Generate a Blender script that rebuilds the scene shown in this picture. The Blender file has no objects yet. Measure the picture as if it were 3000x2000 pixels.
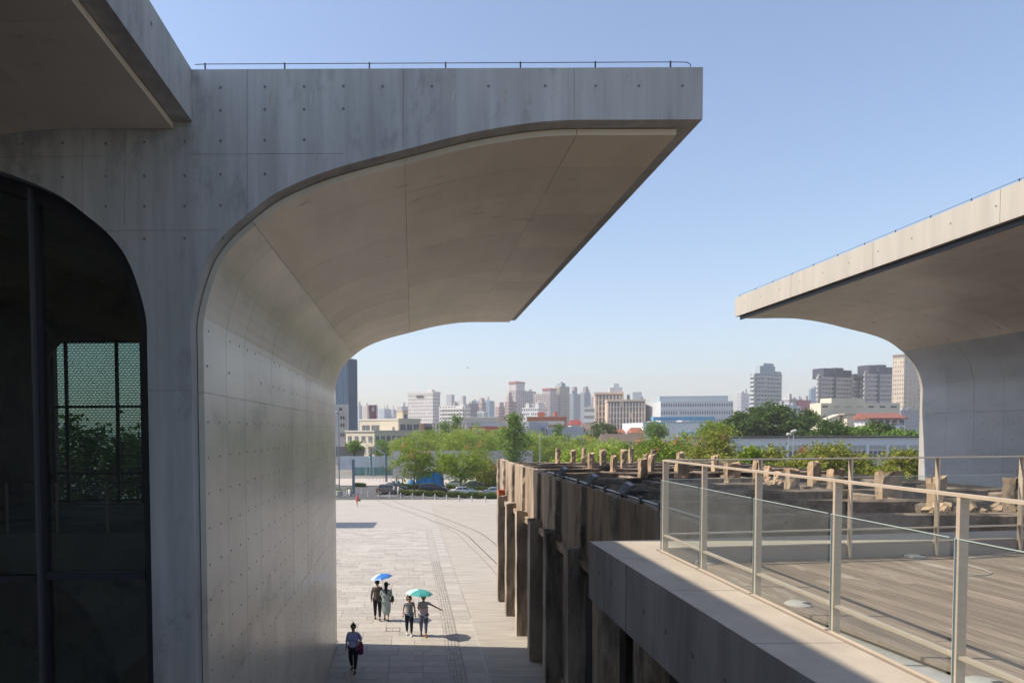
import bpy, bmesh, math, random
import numpy as np
from mathutils import Vector, Matrix, Euler
R = math.radians
random.seed(7)
SC = bpy.context.scene
COL = SC.collection

# ------------------------------------------------------------------ camera
PXL = (1208.0, 1337.0)      # principal point of the shifted lens in the 3000 x 2000 photograph
FPX = 2000.0                # 24 mm shift lens on a 36 mm frame
CAMZ = 8.3
cam = bpy.data.cameras.new('camera')
cam.sensor_width = 36.0
cam.lens = 24.0
cam.shift_x = (1500 - PXL[0]) / 3000.0
cam.shift_y = (PXL[1] - 1000) / 3000.0
cam.clip_start = 0.05
cam.clip_end = 6000
camo = bpy.data.objects.new('camera', cam)
COL.objects.link(camo)
CROT = Euler((math.pi / 2 - R(2.15), 0, 0)).to_matrix() @ Matrix.Rotation(R(-0.26), 3, 'Z')
camo.matrix_world = Matrix.Translation((0, 0, CAMZ)) @ CROT.to_4x4()
SC.camera = camo

# ------------------------------------------------------------------ sky and sun
EL, AZ = R(48.3), R(5.0)    # sun from the left (-X), a little from behind (+Y)
SUN = Vector((-math.cos(EL) * math.cos(AZ), math.cos(EL) * math.sin(AZ), math.sin(EL)))
w = bpy.data.worlds.new('World')
SC.world = w
w.use_nodes = True
nt = w.node_tree
sky = nt.nodes.new('ShaderNodeTexSky')
sky.sky_type = 'NISHITA'
sky.sun_disc = False
sky.sun_elevation = EL
sky.sun_rotation = math.atan2(SUN.x, SUN.y)
sky.altitude = 0
sky.air_density = 1.15
sky.dust_density = 1.0
sky.ozone_density = 3.0
tint = nt.nodes.new('ShaderNodeMix')
tint.data_type = 'RGBA'; tint.blend_type = 'MULTIPLY'; tint.inputs[0].default_value = 1.0
tint.inputs[7].default_value = (1.03, 1.0, 1.0, 1)
nt.links.new(sky.outputs[0], tint.inputs[6])
nt.links.new(tint.outputs[2], nt.nodes['Background'].inputs[0])
nt.nodes['Background'].inputs[1].default_value = 0.15
sl = bpy.data.lights.new('sun', 'SUN')
sl.energy = 5.0
sl.angle = R(0.55)
sl.color = (1.0, 0.89, 0.74)
so = bpy.data.objects.new('sun', sl)
COL.objects.link(so)
so.rotation_euler = (-SUN).to_track_quat('-Z', 'Y').to_euler()
so.location = (-30, 0, 60)
SC.view_settings.view_transform = 'Standard'
SC.view_settings.look = 'None'
SC.view_settings.exposure = 0.42
SC.view_settings.gamma = 1.0
SC.view_settings.use_curve_mapping = False
SC.cycles.use_denoising = True
SC.cycles.max_bounces = 7
SC.cycles.diffuse_bounces = 4
SC.cycles.volume_bounces = 0
SC.cycles.transparent_max_bounces = 16
SC.cycles.caustics_reflective = False
SC.cycles.caustics_refractive = False

# ------------------------------------------------------------------ helpers
def ray(px, py):
    return CROT @ Vector(((px - PXL[0]) / FPX, -(py - PXL[1]) / FPX, -1.0))
def at(px, py, Y):
    d = ray(px, py)
    return Vector((0, 0, CAMZ)) + d * (Y / d.y)
def gz(x, y):
    return 0.0 if y < 30 else (-2.1 if y > 95 else -2.1 * (y - 30) / 65.0)
def on_ground(px, py, lift=0.0):
    d = ray(px, py)
    lo, hi = 1.0, 2000.0
    for _ in range(50):
        m = (lo + hi) / 2
        p = d * (m / d.y)
        if CAMZ + p.z > gz(0, m) + lift: lo = m
        else: hi = m
    p = d * (lo / d.y)
    return Vector((p.x, p.y, gz(0, lo) + lift))

class MB:
    """collects faces; build() links them as one mesh object"""
    def __init__(s): s.v, s.f, s.m, s.mi = [], [], [], 0
    def add(s, vs, fs):
        o = len(s.v); s.v += [tuple(q) for q in vs]
        for f in fs: s.f.append(tuple(i + o for i in f)); s.m.append(s.mi)
    def box(s, x0, x1, y0, y1, z0, z1, mat=None):
        vs = [(x0, y0, z0), (x1, y0, z0), (x1, y1, z0), (x0, y1, z0), (x0, y0, z1), (x1, y0, z1), (x1, y1, z1), (x0, y1, z1)]
        if mat is not None: vs = [mat @ Vector(q) for q in vs]
        s.add(vs, [(0, 3, 2, 1), (4, 5, 6, 7), (0, 1, 5, 4), (1, 2, 6, 5), (2, 3, 7, 6), (3, 0, 4, 7)])
        return s
    def quad(s, *p):
        s.add(p, [tuple(range(len(p)))]); return s
    def prism(s, poly, y0, y1, axis='y'):
        """extrude a polygon given in (x,z) along y, or in (x,y) along z"""
        n = len(poly)
        if axis == 'y': a = [(p[0], y0, p[1]) for p in poly]; b = [(p[0], y1, p[1]) for p in poly]
        else: a = [(p[0], p[1], y0) for p in poly]; b = [(p[0], p[1], y1) for p in poly]
        area = sum(poly[i][0] * poly[(i + 1) % n][1] - poly[(i + 1) % n][0] * poly[i][1] for i in range(n))
        ccw = (area > 0)
        fs = [tuple(range(n)), tuple(range(2 * n - 1, n - 1, -1))] + [(i, i + n, (i + 1) % n + n, (i + 1) % n) for i in range(n)]
        flip = (not ccw) if axis == 'y' else ccw
        if flip: fs = [tuple(reversed(f)) for f in fs]
        s.add(a + b, fs); return s
    def tube(s, pts, r, n=6, caps=True):
        pts = [Vector(p) for p in pts]
        rs = r if isinstance(r, (list, tuple)) else [r] * len(pts)
        rings = []
        for i, p in enumerate(pts):
            t = (pts[min(i + 1, len(pts) - 1)] - pts[max(i - 1, 0)]).normalized()
            u = t.cross(Vector((0, 0, 1)))
            if u.length < 1e-3: u = Vector((1, 0, 0))
            u.normalize(); v = t.cross(u)
            rings.append([p + (u * math.cos(2 * math.pi * k / n) + v * math.sin(2 * math.pi * k / n)) * rs[i] for k in range(n)])
        vs = [q for g in rings for q in g]
        fs = []
        for i in range(len(pts) - 1):
            for k in range(n):
                fs.append((i * n + k, (i + 1) * n + k, (i + 1) * n + (k + 1) % n, i * n + (k + 1) % n))
        if caps: fs.append(tuple(range(n))); fs.append(tuple(range(len(vs) - 1, len(vs) - n - 1, -1)))
        s.add(vs, fs); return s
    def lathe(s, prof, c=(0, 0, 0), n=12, sx=1, sy=1, mat=None):
        c = Vector(c); vs = []
        for r, z in prof:
            for k in range(n):
                q = Vector((r * math.cos(2 * math.pi * k / n) * sx, r * math.sin(2 * math.pi * k / n) * sy, z))
                if mat is not None: q = mat @ q
                vs.append(c + q)
        fs = []
        for i in range(len(prof) - 1):
            for k in range(n):
                fs.append((i * n + k, i * n + (k + 1) % n, (i + 1) * n + (k + 1) % n, (i + 1) * n + k))
        if prof[0][0] > 1e-4: fs.append(tuple(range(n - 1, -1, -1)))
        if prof[-1][0] > 1e-4: fs.append(tuple(range((len(prof) - 1) * n, len(prof) * n)))
        s.add(vs, fs); return s
    def mesh(s, name, mats, smooth=False):
        me = bpy.data.meshes.new(name)
        me.from_pydata(s.v, [], s.f)
        mats = mats if isinstance(mats, (list, tuple)) else [mats]
        for m in mats: me.materials.append(m)
        if len(mats) > 1: me.polygons.foreach_set('material_index', s.m)
        if smooth: me.polygons.foreach_set('use_smooth', [True] * len(me.polygons))
        me.update()
        return me
    def build(s, name, mats, parent=None, smooth=False, **kw):
        return link(name, s.mesh(name, mats, smooth), parent, **kw)

def link(name, me, parent=None, label=None, category=None, group=None, kind=None):
    o = bpy.data.objects.new(name, me)
    COL.objects.link(o)
    if parent is not None:
        o.parent = parent
        o.matrix_parent_inverse = PINV.get(parent, Matrix.Identity(4))
    return tag(o, label, category, group, kind)
PINV = {}
def tag(o, label=None, category=None, group=None, kind=None):
    if label: o['label'] = label
    if category: o['category'] = category
    if group: o['group'] = group
    if kind: o['kind'] = kind
    return o
def thing(name, label, category, loc=(0, 0, 0), group=None, kind=None):
    """Empty at a thing's base; parts are written in world coordinates"""
    o = bpy.data.objects.new(name, None)
    COL.objects.link(o)
    o.location = loc
    PINV[o] = Matrix.Translation(-Vector(loc))
    return tag(o, label, category, group, kind)
def place(root, loc, rz=0.0, sc=1.0):
    """move a thing that was modelled about the origin"""
    root.location = loc; root.rotation_euler = (0, 0, rz); root.scale = (sc, sc, sc)
def copy_thing(root, label=None):
    c = root.copy(); COL.objects.link(c)
    if label: c['label'] = label
    for ch in list(root.children):
        k = ch.copy(); COL.objects.link(k); k.parent = c
        for g in list(ch.children):
            j = g.copy(); COL.objects.link(j); j.parent = k
    return c

# ------------------------------------------------------------------ materials
def mat(name, col, rough=0.8, metal=0.0, var=0.0, vscale=2.0, stretch=(1, 1, 1), bump=0.0, bscale=40.0, dark=None, dscale=1.2, dlo=0.52, dhi=0.7, dstretch=None, rnd=0.0, spec=0.3, col2=None, emit=None):
    m = bpy.data.materials.new(name); m.use_nodes = True
    n, l = m.node_tree.nodes, m.node_tree.links
    b = n['Principled BSDF']
    b.inputs['Roughness'].default_value = rough
    b.inputs['Metallic'].default_value = metal
    b.inputs['Specular IOR Level'].default_value = spec
    b.inputs['Base Color'].default_value = (*col, 1)
    tc = n.new('ShaderNodeTexCoord')
    def noise(scale, st, det=6.0, ro=0.6):
        mp = n.new('ShaderNodeMapping'); mp.inputs['Scale'].default_value = st
        l.new(tc.outputs['Object'], mp.inputs[0])
        t = n.new('ShaderNodeTexNoise'); t.inputs['Scale'].default_value = scale
        t.inputs['Detail'].default_value = det; t.inputs['Roughness'].default_value = ro
        l.new(mp.outputs[0], t.inputs['Vector']); return t.outputs[0]
    def rng(v, a, b_, c, d):
        r = n.new('ShaderNodeMapRange'); r.inputs[1].default_value = a; r.inputs[2].default_value = b_
        r.inputs[3].default_value = c; r.inputs[4].default_value = d; l.new(v, r.inputs[0]); return r.outputs[0]
    def mix(f, a, b_, mode='MIX'):
        x = n.new('ShaderNodeMix'); x.data_type = 'RGBA'; x.blend_type = mode
        if isinstance(f, float): x.inputs[0].default_value = f
        else: l.new(f, x.inputs[0])
        for i, q in ((6, a), (7, b_)):
            if isinstance(q, tuple): x.inputs[i].default_value = (*q, 1)
            else: l.new(q, x.inputs[i])
        return x.outputs[2]
    c = None
    if var > 0:
        c2 = col2 or tuple(max(0, q * (1 - 2 * var)) for q in col)
        c1 = col if col2 else tuple(min(1, q * (1 + var)) for q in col)
        c = mix(rng(noise(vscale, stretch), 0.3, 0.7, 0, 1), c1, c2)
    if dark is not None:
        c = mix(rng(noise(dscale, dstretch or stretch, 9.0, 0.72), dlo, dhi, 0, 1), c if c is not None else col, dark)
    if rnd > 0:
        oi = n.new('ShaderNodeObjectInfo')
        g = n.new('ShaderNodeCombineColor')
        v = rng(oi.outputs['Random'], 0, 1, 1 - rnd, 1 + rnd * 0.6)
        for i in range(3): l.new(v, g.inputs[i])
        c = mix(1.0, c if c is not None else col, g.outputs[0], 'MULTIPLY')
    if c is not None: l.new(c, b.inputs['Base Color'])
    if bump > 0:
        bp = n.new('ShaderNodeBump'); bp.inputs['Strength'].default_value = bump; bp.inputs['Distance'].default_value = 0.02
        l.new(noise(bscale, stretch, 5.0), bp.inputs['Height']); l.new(bp.outputs[0], b.inputs['Normal'])
    if emit:
        b.inputs['Emission Color'].default_value = (*emit[0], 1); b.inputs['Emission Strength'].default_value = emit[1]
    return m
def glassmat(name, tint=(0.93, 0.96, 0.95), refl=0.08, haze=0.0, hcol=(0.6, 0.6, 0.58), rough=0.0):
    m = bpy.data.materials.new(name); m.use_nodes = True
    n, l = m.node_tree.nodes, m.node_tree.links
    n.remove(n['Principled BSDF'])
    t = n.new('ShaderNodeBsdfTransparent'); t.inputs[0].default_value = (*tint, 1)
    g = n.new('ShaderNodeBsdfGlossy'); g.inputs['Roughness'].default_value = rough
    g.inputs['Color'].default_value = (1, 1, 1, 1)
    fr = n.new('ShaderNodeLayerWeight'); fr.inputs[0].default_value = 0.5
    pw = n.new('ShaderNodeMath'); pw.operation = 'POWER'; pw.inputs[1].default_value = 5.0; l.new(fr.outputs['Facing'], pw.inputs[0])
    ml = n.new('ShaderNodeMath'); ml.operation = 'MULTIPLY_ADD'; ml.inputs[1].default_value = 0.93; ml.inputs[2].default_value = 0.07; l.new(pw.outputs[0], ml.inputs[0])
    x = n.new('ShaderNodeMixShader'); l.new(ml.outputs[0], x.inputs[0]); l.new(t.outputs[0], x.inputs[1]); l.new(g.outputs[0], x.inputs[2])
    out = x.outputs[0]
    if haze > 0:
        d = n.new('ShaderNodeBsdfDiffuse'); d.inputs[0].default_value = (*hcol, 1)
        y = n.new('ShaderNodeMixShader'); y.inputs[0].default_value = haze
        l.new(out, y.inputs[1]); l.new(d.outputs[0], y.inputs[2]); out = y.outputs[0]
    l.new(out, n['Material Output'].inputs[0])
    return m
def leafmat(name, a, b_, trans=0.35):
    m = bpy.data.materials.new(name); m.use_nodes = True
    n, l = m.node_tree.nodes, m.node_tree.links
    b = n['Principled BSDF']; b.inputs['Roughness'].default_value = 0.6; b.inputs['Specular IOR Level'].default_value = 0.25
    tc = n.new('ShaderNodeTexCoord'); t = n.new('ShaderNodeTexNoise'); t.inputs['Scale'].default_value = 1.3; t.inputs['Detail'].default_value = 3
    l.new(tc.outputs['Object'], t.inputs['Vector'])
    r = n.new('ShaderNodeMapRange'); r.inputs[1].default_value = 0.35; r.inputs[2].default_value = 0.65; l.new(t.outputs[0], r.inputs[0])
    x = n.new('ShaderNodeMix'); x.data_type = 'RGBA'; l.new(r.outputs[0], x.inputs[0])
    x.inputs[6].default_value = (*a, 1); x.inputs[7].default_value = (*b_, 1)
    l.new(x.outputs[2], b.inputs['Base Color'])
    tr = n.new('ShaderNodeBsdfTranslucent'); l.new(x.outputs[2], tr.inputs[0])
    s = n.new('ShaderNodeMixShader'); s.inputs[0].default_value = trans
    l.new(b.outputs[0], s.inputs[1]); l.new(tr.outputs[0], s.inputs[2]); l.new(s.outputs[0], n['Material Output'].inputs[0])
    return m

K = {}
CW = (0.36, 0.338, 0.31)
K['face'] = mat('concrete_face', (0.44, 0.43, 0.415), 0.85, var=0.13, vscale=1.6, stretch=(2.2, 2.2, 0.16), bump=0.18, bscale=30, dark=(0.22, 0.215, 0.21), dscale=1.1, dlo=0.54, dhi=0.74, dstretch=(1.5, 1.5, 0.8))
K['panel'] = mat('concrete_panel', (0.70, 0.61, 0.50), 0.38, var=0.07, vscale=1.1, stretch=(1, 0.35, 1), bump=0.10, bscale=18, dark=(0.16, 0.13, 0.10), dscale=1.7, dlo=0.60, dhi=0.76, dstretch=(0.7, 2.2, 1.4), rnd=0.10, spec=0.4)
K['wallpanel'] = mat('concrete_wall_panel', (0.64, 0.575, 0.485), 0.30, var=0.10, vscale=0.9, stretch=(1, 0.5, 1), bump=0.08, bscale=14, dark=(0.2, 0.18, 0.16), dscale=0.9, dlo=0.6, dhi=0.85, rnd=0.07, spec=0.5)
K['fascia'] = mat('concrete_fascia', (0.44, 0.405, 0.355), 0.85, var=0.05, vscale=1.2, stretch=(3, 3, 0.22), bump=0.15, dark=(0.30, 0.275, 0.24), dscale=1.4, dlo=0.62, dhi=0.85, dstretch=(2, 2, 0.3))
K['skylitpanel'] = mat('concrete_skylit_panel', (0.47, 0.475, 0.48), 0.4, var=0.09, vscale=0.9, stretch=(1, 0.5, 1), bump=0.08, bscale=14, dark=(0.28, 0.28, 0.28), dscale=0.9, dlo=0.6, dhi=0.85, rnd=0.06, spec=0.5)  # cool sky light on the right wing's wall is painted into this tone
K['groove'] = mat('concrete_joint', (0.10, 0.095, 0.088), 0.95)
K['hole'] = mat('tie_hole_dark', (0.20, 0.195, 0.19), 0.9)
K['steel_dark'] = mat('dark_steel', (0.055, 0.055, 0.062), 0.45, metal=0.4)
K['steel'] = mat('brushed_steel', (0.62, 0.51, 0.395), 0.45, metal=0.2, var=0.05, vscale=6, stretch=(1, 1, 6), bump=0.03)
K['ledge'] = mat('concrete_ledge', (0.44, 0.385, 0.315), 0.85, var=0.08, vscale=1.8, bump=0.12, dark=(0.28, 0.262, 0.235), dscale=1.6, dlo=0.56, dhi=0.8)
K['slabside'] = mat('concrete_slab_side', (0.36, 0.352, 0.345), 0.85, var=0.16, vscale=1.2, stretch=(1.5, 1.5, 0.3), bump=0.2, dark=(0.19, 0.188, 0.19), dscale=1.3, dlo=0.52, dhi=0.75)
K['wood'] = mat('weathered_decking', (0.30, 0.235, 0.18), 0.8, var=0.24, vscale=3.5, stretch=(9, 0.5, 9), bump=0.3, bscale=25, rnd=0.32, col2=(0.16, 0.122, 0.095), dark=(0.40, 0.34, 0.28), dscale=1.6, dlo=0.57, dhi=0.68, dstretch=(2.2, 0.6, 1))
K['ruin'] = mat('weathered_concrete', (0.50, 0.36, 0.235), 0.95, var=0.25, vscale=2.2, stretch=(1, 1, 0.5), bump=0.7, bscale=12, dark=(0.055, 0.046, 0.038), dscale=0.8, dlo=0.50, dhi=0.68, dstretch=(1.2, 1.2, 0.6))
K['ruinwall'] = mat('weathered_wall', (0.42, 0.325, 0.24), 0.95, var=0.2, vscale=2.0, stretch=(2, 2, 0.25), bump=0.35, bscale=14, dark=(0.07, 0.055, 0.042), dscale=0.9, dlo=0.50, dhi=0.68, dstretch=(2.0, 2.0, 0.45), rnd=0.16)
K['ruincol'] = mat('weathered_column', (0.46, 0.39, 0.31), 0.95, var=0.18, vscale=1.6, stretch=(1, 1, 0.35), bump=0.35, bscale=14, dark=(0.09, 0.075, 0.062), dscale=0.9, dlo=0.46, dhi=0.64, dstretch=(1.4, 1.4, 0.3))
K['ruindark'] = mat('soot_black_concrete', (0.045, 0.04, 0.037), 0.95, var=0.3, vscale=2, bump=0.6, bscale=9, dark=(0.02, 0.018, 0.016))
K['pave'] = mat('paving_stone', (0.40, 0.372, 0.33), 0.8, var=0.06, vscale=3, bump=0.05, rnd=0.15)
K['pave2'] = mat('paving_sheet', (0.52, 0.475, 0.44), 0.8, var=0.06, vscale=0.25)
K['grout'] = mat('paving_joint', (0.2, 0.185, 0.17), 0.95)
K['asphalt'] = mat('asphalt', (0.10, 0.10, 0.105), 0.9, var=0.08, vscale=0.5)
K['groundm'] = mat('city_ground', (0.22, 0.21, 0.19), 0.95, var=0.2, vscale=0.05)
K['kerb'] = mat('kerb_stone', (0.42, 0.40, 0.37), 0.9)
K['paint'] = mat('road_paint', (0.75, 0.75, 0.73), 0.7)
K['rail'] = mat('rail_steel', (0.17, 0.13, 0.10), 0.6)
# ================================================================== the museum's vaults
Y0, Y1 = 9.5, 26.5           # near and far end of the two long wings
TOPZ = 13.235
def catmull(pts, n=5):
    out = []
    for i in range(len(pts) - 1):
        p0, p1, p2, p3 = pts[max(i - 1, 0)], pts[i], pts[i + 1], pts[min(i + 2, len(pts) - 1)]
        for k in range(n):
            t = k / n
            out.append(tuple(0.5 * ((2 * p1[j]) + (-p0[j] + p2[j]) * t + (2 * p0[j] - 5 * p1[j] + 4 * p2[j] - p3[j]) * t * t + (-p0[j] + 3 * p1[j] - 3 * p2[j] + p3[j]) * t ** 3) for j in (0, 1)))
    out.append(pts[-1]); return out
BASEZ = -0.4
TIP = 7.35
# half profile of an umbrella vault: u = distance from the middle of its wall, z = height
CURVE = [(0.302, 8.86), (0.303, 9.4), (0.32, 9.933), (0.511, 10.587), (0.757, 10.972), (1.102, 11.278), (1.543, 11.588), (2.262, 11.88), (3.249, 12.139), (4.113, 12.352), (4.888, 12.484), (5.483, 12.533), (6.3, 12.535)]
HALF = [(0.302, BASEZ)] + catmull(CURVE, 4) + [(TIP, 12.535)]
def offset(poly, d):
    out = []
    for i, p in enumerate(poly):
        a = poly[max(i - 1, 0)]; b = poly[min(i + 1, len(poly) - 1)]
        t = Vector((b[0] - a[0], b[1] - a[1])).normalized()
        out.append((p[0] + t.y * d, p[1] - t.x * d))
    return out
LIN = [(0.402, z) for z in (BASEZ, 1.0, 2.0, 3.0, 4.3, 5.4, 6.6, 7.8)] + offset(catmull(CURVE, 4), 0.10) + [(TIP - 0.26, 12.435)]
def lin_upto(a, b):
    """lining points between two running lengths"""
    acc, res, L = 0.0, [], 0.0
    for i in range(len(LIN) - 1):
        p, q = Vector(LIN[i]), Vector(LIN[i + 1]); d = (q - p).length
        if L + d >= a and L <= b:
            s0, s1 = max(a - L, 0) / d, min(b - L, d) / d
            if not res: res.append(tuple(p.lerp(q, s0)))
            res.append(tuple(p.lerp(q, s1)))
        L += d
    return res
def runlen(test):
    L = 0.0
    for i in range(len(LIN) - 1):
        if test(LIN[i + 1]): return L + (Vector(LIN[i + 1]) - Vector(LIN[i])).length
        L += (Vector(LIN[i + 1]) - Vector(LIN[i])).length
    return L
SEAMS = [0.0, runlen(lambda p: p[1] > 4.29), runlen(lambda p: p[1] > 8.845), runlen(lambda p: p[0] > 1.1), runlen(lambda p: p[0] > 3.2), runlen(lambda p: p[0] > 5.5), 99.0]
def lining(parent, cx, sgn, ya, yb, skip=0, wallk='wallpanel'):
    """formwork panels of the vault's inside, each a thin slab with open joints"""
    nb = max(1, round((yb - ya) / 1.2)); st = (yb - ya) / nb
    for j in range(skip, len(SEAMS) - 1):
        seg = lin_upto(SEAMS[j] + 0.003, SEAMS[j + 1] - 0.003)
        back = offset(seg, -0.085)
        for b in range(nb):
            p0, p1 = ya + b * st + 0.0035, ya + (b + 1) * st - 0.0035
            e = random.uniform(-0.0015, 0.0015)
            mb = MB()
            poly = [(cx + sgn * (p[0] + e), p[1] - e) for p in seg] + [(cx + sgn * p[0], p[1]) for p in reversed(back)]
            mb.prism(poly, p0, p1)
            mb.build('wall_panel' if j < 2 else 'ceiling_panel', K[wallk] if j < 3 else K['panel'], parent)
def lightning_wire(parent, pts, posts, h=0.085):
    m = MB()
    for i in range(len(pts) - 1):
        m.tube([pts[i], pts[i + 1]], 0.0055, 5)
    m.build('lightning_wire', K['steel_dark'], parent)
    for p in posts:
        MB().box(p[0] - .009, p[0] + .009, p[1] - .009, p[1] + .009, TOPZ, p[2] + 0.012).build('wire_clip', K['steel_dark'], parent)
def disc_on(n, c, r=0.03, k=10):
    """a small recessed-looking tie hole: dark cup with a raised rim, axis n"""
    n = Vector(n); c = Vector(c)
    q = n.to_track_quat('Z', 'Y').to_matrix()
    m = MB(); m.lathe([(r * 1.35, 0.0), (r * 1.3, 0.004), (r, 0.0045), (r * 0.8, 0.0015), (0.0005, 0.001)], c, k, mat=q)
    return m

# ---- wing with the glazed arch and the open vault
wing = thing('museum_wing', 'grey concrete museum wing with glazed arch and open vault over the plaza', 'museum', (-3.36, Y0, 0))
cx = -3.361
poly = [(cx + u, z) for u, z in HALF] + [(cx + TIP, TOPZ), (cx - TIP, TOPZ)] + [(cx - u, z) for u, z in reversed(HALF)]
MB().prism(poly, Y0, Y1).build('concrete_shell', K['face'], wing)
lining(wing, cx, 1, Y0 + 0.25, Y1 - 0.25)
# tie holes on the end face, one by one
def face_hole(px, py):
    p = at(px, py, Y0 - 0.001)
    disc_on((0, -1, 0), p, 0.0145).build('tie_hole', K['hole'], wing)
for px, ys in ((646, (257, 324, 413, 511, 602)), (776, (255, 321, 411, 510)), (891, (254, 321, 410)), (1006, (253, 319)), (1121, (253,)), (1265, (253,)), (1431, (253,)), (1597, (252,)), (1745, (252,)), (1872, (252,)), (1999, (252,)),
               (541, (414, 515, 604, 698)), (423, (417, 516, 605, 700)), (310, (421, 517, 605)), (183, (420, 519)), (66, (421,)), (653, (697,))):
    for y in ys: face_hole(px, y)
# shallow joints of the formwork on the end face: thin dark strips 2 mm proud of nothing wider than a pencil line
def face_joint(x0, y0, x1, y1, w_=0.006):
    a, b = at(x0, y0, Y0 - 0.002), at(x1, y1, Y0 - 0.002)
    d = (b - a).normalized(); n = Vector((d.z, 0, -d.x)) * w_ / 2
    MB().quad(a - n, b - n, b + n, a + n).build('formwork_joint', K['groove'], wing)
for q in ((724, 205, 724, 628), (560, 452, 1010, 450), (1182, 202, 1181, 436), (1682, 200, 1682, 352), (365, 380, 365, 655), (242, 400, 243, 620), (434, 1143, 561, 1143), (0, 460, 300, 458), (300, 676, 640, 674)):
    face_joint(*q, w_=0.004)
# holes of the long wall: too small to pick apart one by one
m = MB()
for k in range(29):
    yy = Y0 + 0.40 + k * 0.585
    for r in range(15):
        zz = 8.45 - r * 0.52
        if zz < 0.4: continue
        d = disc_on((1, 0, 0), (cx + 0.4025, yy, zz + random.uniform(-.01, .01)), 0.014, 6); m.add(d.v, d.f)
    for zz in (9.25, 9.75):
        if random.random() < 0.75:
            d = disc_on((1, 0, 0), (cx + 0.4045 + (0.004 if zz < 9.5 else 0.025), yy, zz), 0.016, 6); m.add(d.v, d.f)
m.build('wall_tie_holes', K['hole'], wing, kind='stuff')
# lightning wire along the roof edge
pr = [at(x, 0, Y0 + 0.03).x for x in (598, 832, 1081, 1305, 1525, 1745, 1966)]
lightning_wire(wing, [(-2.95, Y0 + .03, TOPZ + .08)] + [(x, Y0 + .03, TOPZ + .085) for x in pr] + [(3.78, Y0 + .03, TOPZ + .08), (3.83, Y0 + .03, TOPZ + .05), (3.82, Y0 + .03, TOPZ + .0)], [(x, Y0 + .03, TOPZ + .085) for x in pr])
for sx, (yy, hh) in ((917, (Y0 - .003, .3)), (1334, (Y0 - .003, .22)), (1486, (Y0 - .003, .3)), (1622, (Y0 - .003, .24)), (1745, (Y0 - .003, .18)), (797, (Y0 - .003, .16))):
    p = at(sx, 265 if sx != 797 else 280, yy); mm = MB()
    zz = p.z + hh * .35; pts = []
    for i in range(6): pts.append((p.x + random.uniform(-.012, .012) - .012 * i * .6, zz - hh * i / 5, 0.003 + 0.006 * math.sin(math.pi * (i + .4) / 6)))
    vs = [(a - c, yy, b) for a, b, c in pts] + [(a + c, yy, b) for a, b, c in reversed(pts)]
    mm.add(vs, [tuple(range(len(vs)))]); mm.build('lime_streak', K.setdefault('lime', mat('lime_streak', (0.62, 0.6, 0.56), 0.9, var=.3, vscale=9, col2=(0.36, 0.29, 0.2))), wing)

# glazing under the left arch
gy = Y0 + 0.30
arch = [(cx - u, z) for u, z in HALF[:-1]]
inner = [(cx - u, z) for u, z in offset([(0.302, BASEZ)] + catmull(CURVE, 4), 0.20)]
fr = MB()
n = min(len(arch), len(inner))
for i in range(n - 1):
    a, b, c, d = arch[i], arch[i + 1], inner[i + 1], inner[i]
    fr.add([(a[0], gy, a[1]), (b[0], gy, b[1]), (c[0], gy, c[1]), (d[0], gy, d[1]), (a[0], gy + .12, a[1]), (b[0], gy + .12, b[1]), (c[0], gy + .12, c[1]), (d[0], gy + .12, d[1])],
           [(0, 1, 2, 3), (7, 6, 5, 4), (3, 2, 6, 7), (0, 4, 5, 1)])
frame = fr.build('arch_window', K['steel_dark'], wing)
mx = at(126, 1000, gy).x
MB().box(mx - .13, mx - .02, gy - .06, gy + .10, BASEZ, 11.62).build('mullion', K['steel_dark'], frame)
MB().box(mx - .10, mx - .055, gy - .13, gy - .061, BASEZ, 11.72).build('mullion_cap', mat('steel_cap', (0.12, 0.12, 0.13), 0.45, metal=.4), frame)
tz = at(250, 1684, gy).z
MB().box(mx - .018, cx - .49, gy - .05, gy + .09, tz - .06, tz + .05).build('transom', K['steel_dark'], frame)
MB().box(cx - 8, mx - .131, gy - .03, gy + .09, tz - .10, tz + .0).build('transom', K['steel_dark'], frame)
K['archglass'] = glassmat('tinted_glass', (0.54, 0.57, 0.55))
gp = [p for p in inner if p[0] > cx - 6.0]
right = [p for p in gp if p[0] >= mx]
left = [p for p in gp if p[0] <= mx]
zc = 11.6
pane_r = [(mx, BASEZ)] + right + [(mx, zc)]
mm = MB(); vs = [(x, gy + .05, z) for x, z in pane_r]; mm.add(vs, [tuple(range(len(vs)))]); mm.build('pane', K['archglass'], frame)
mm = MB(); pl = [(mx - .13, BASEZ), (mx - .13, zc)] + left + [(cx - 8, left[-1][1]), (cx - 8, BASEZ)]
vs = [(x, gy + .05, z) for x, z in pl]; mm.add(vs, [tuple(range(len(vs)))]); mm.build('pane', K['archglass'], frame)

# the dim gallery behind the glass
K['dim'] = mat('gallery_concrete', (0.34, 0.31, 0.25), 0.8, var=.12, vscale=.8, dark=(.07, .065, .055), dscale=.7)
gal = wing
BY = 20.0
wx0, wx1 = -10.5, -7.85
wz0, wz1 = 6.25, 10.95
bw = MB()   # back wall with a tall opening
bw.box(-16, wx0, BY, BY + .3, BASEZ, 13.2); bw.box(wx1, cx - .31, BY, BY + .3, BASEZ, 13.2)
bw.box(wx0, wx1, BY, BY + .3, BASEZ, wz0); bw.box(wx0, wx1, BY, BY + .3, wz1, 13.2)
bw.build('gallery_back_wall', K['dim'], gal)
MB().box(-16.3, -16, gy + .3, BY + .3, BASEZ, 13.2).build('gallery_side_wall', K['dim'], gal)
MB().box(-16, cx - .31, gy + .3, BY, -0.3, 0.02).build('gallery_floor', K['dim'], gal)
MB().box(-16, cx - TIP + .005, Y0, BY + .3, 12.95, 13.22).build('gallery_roof', K['dim'], gal)
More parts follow.
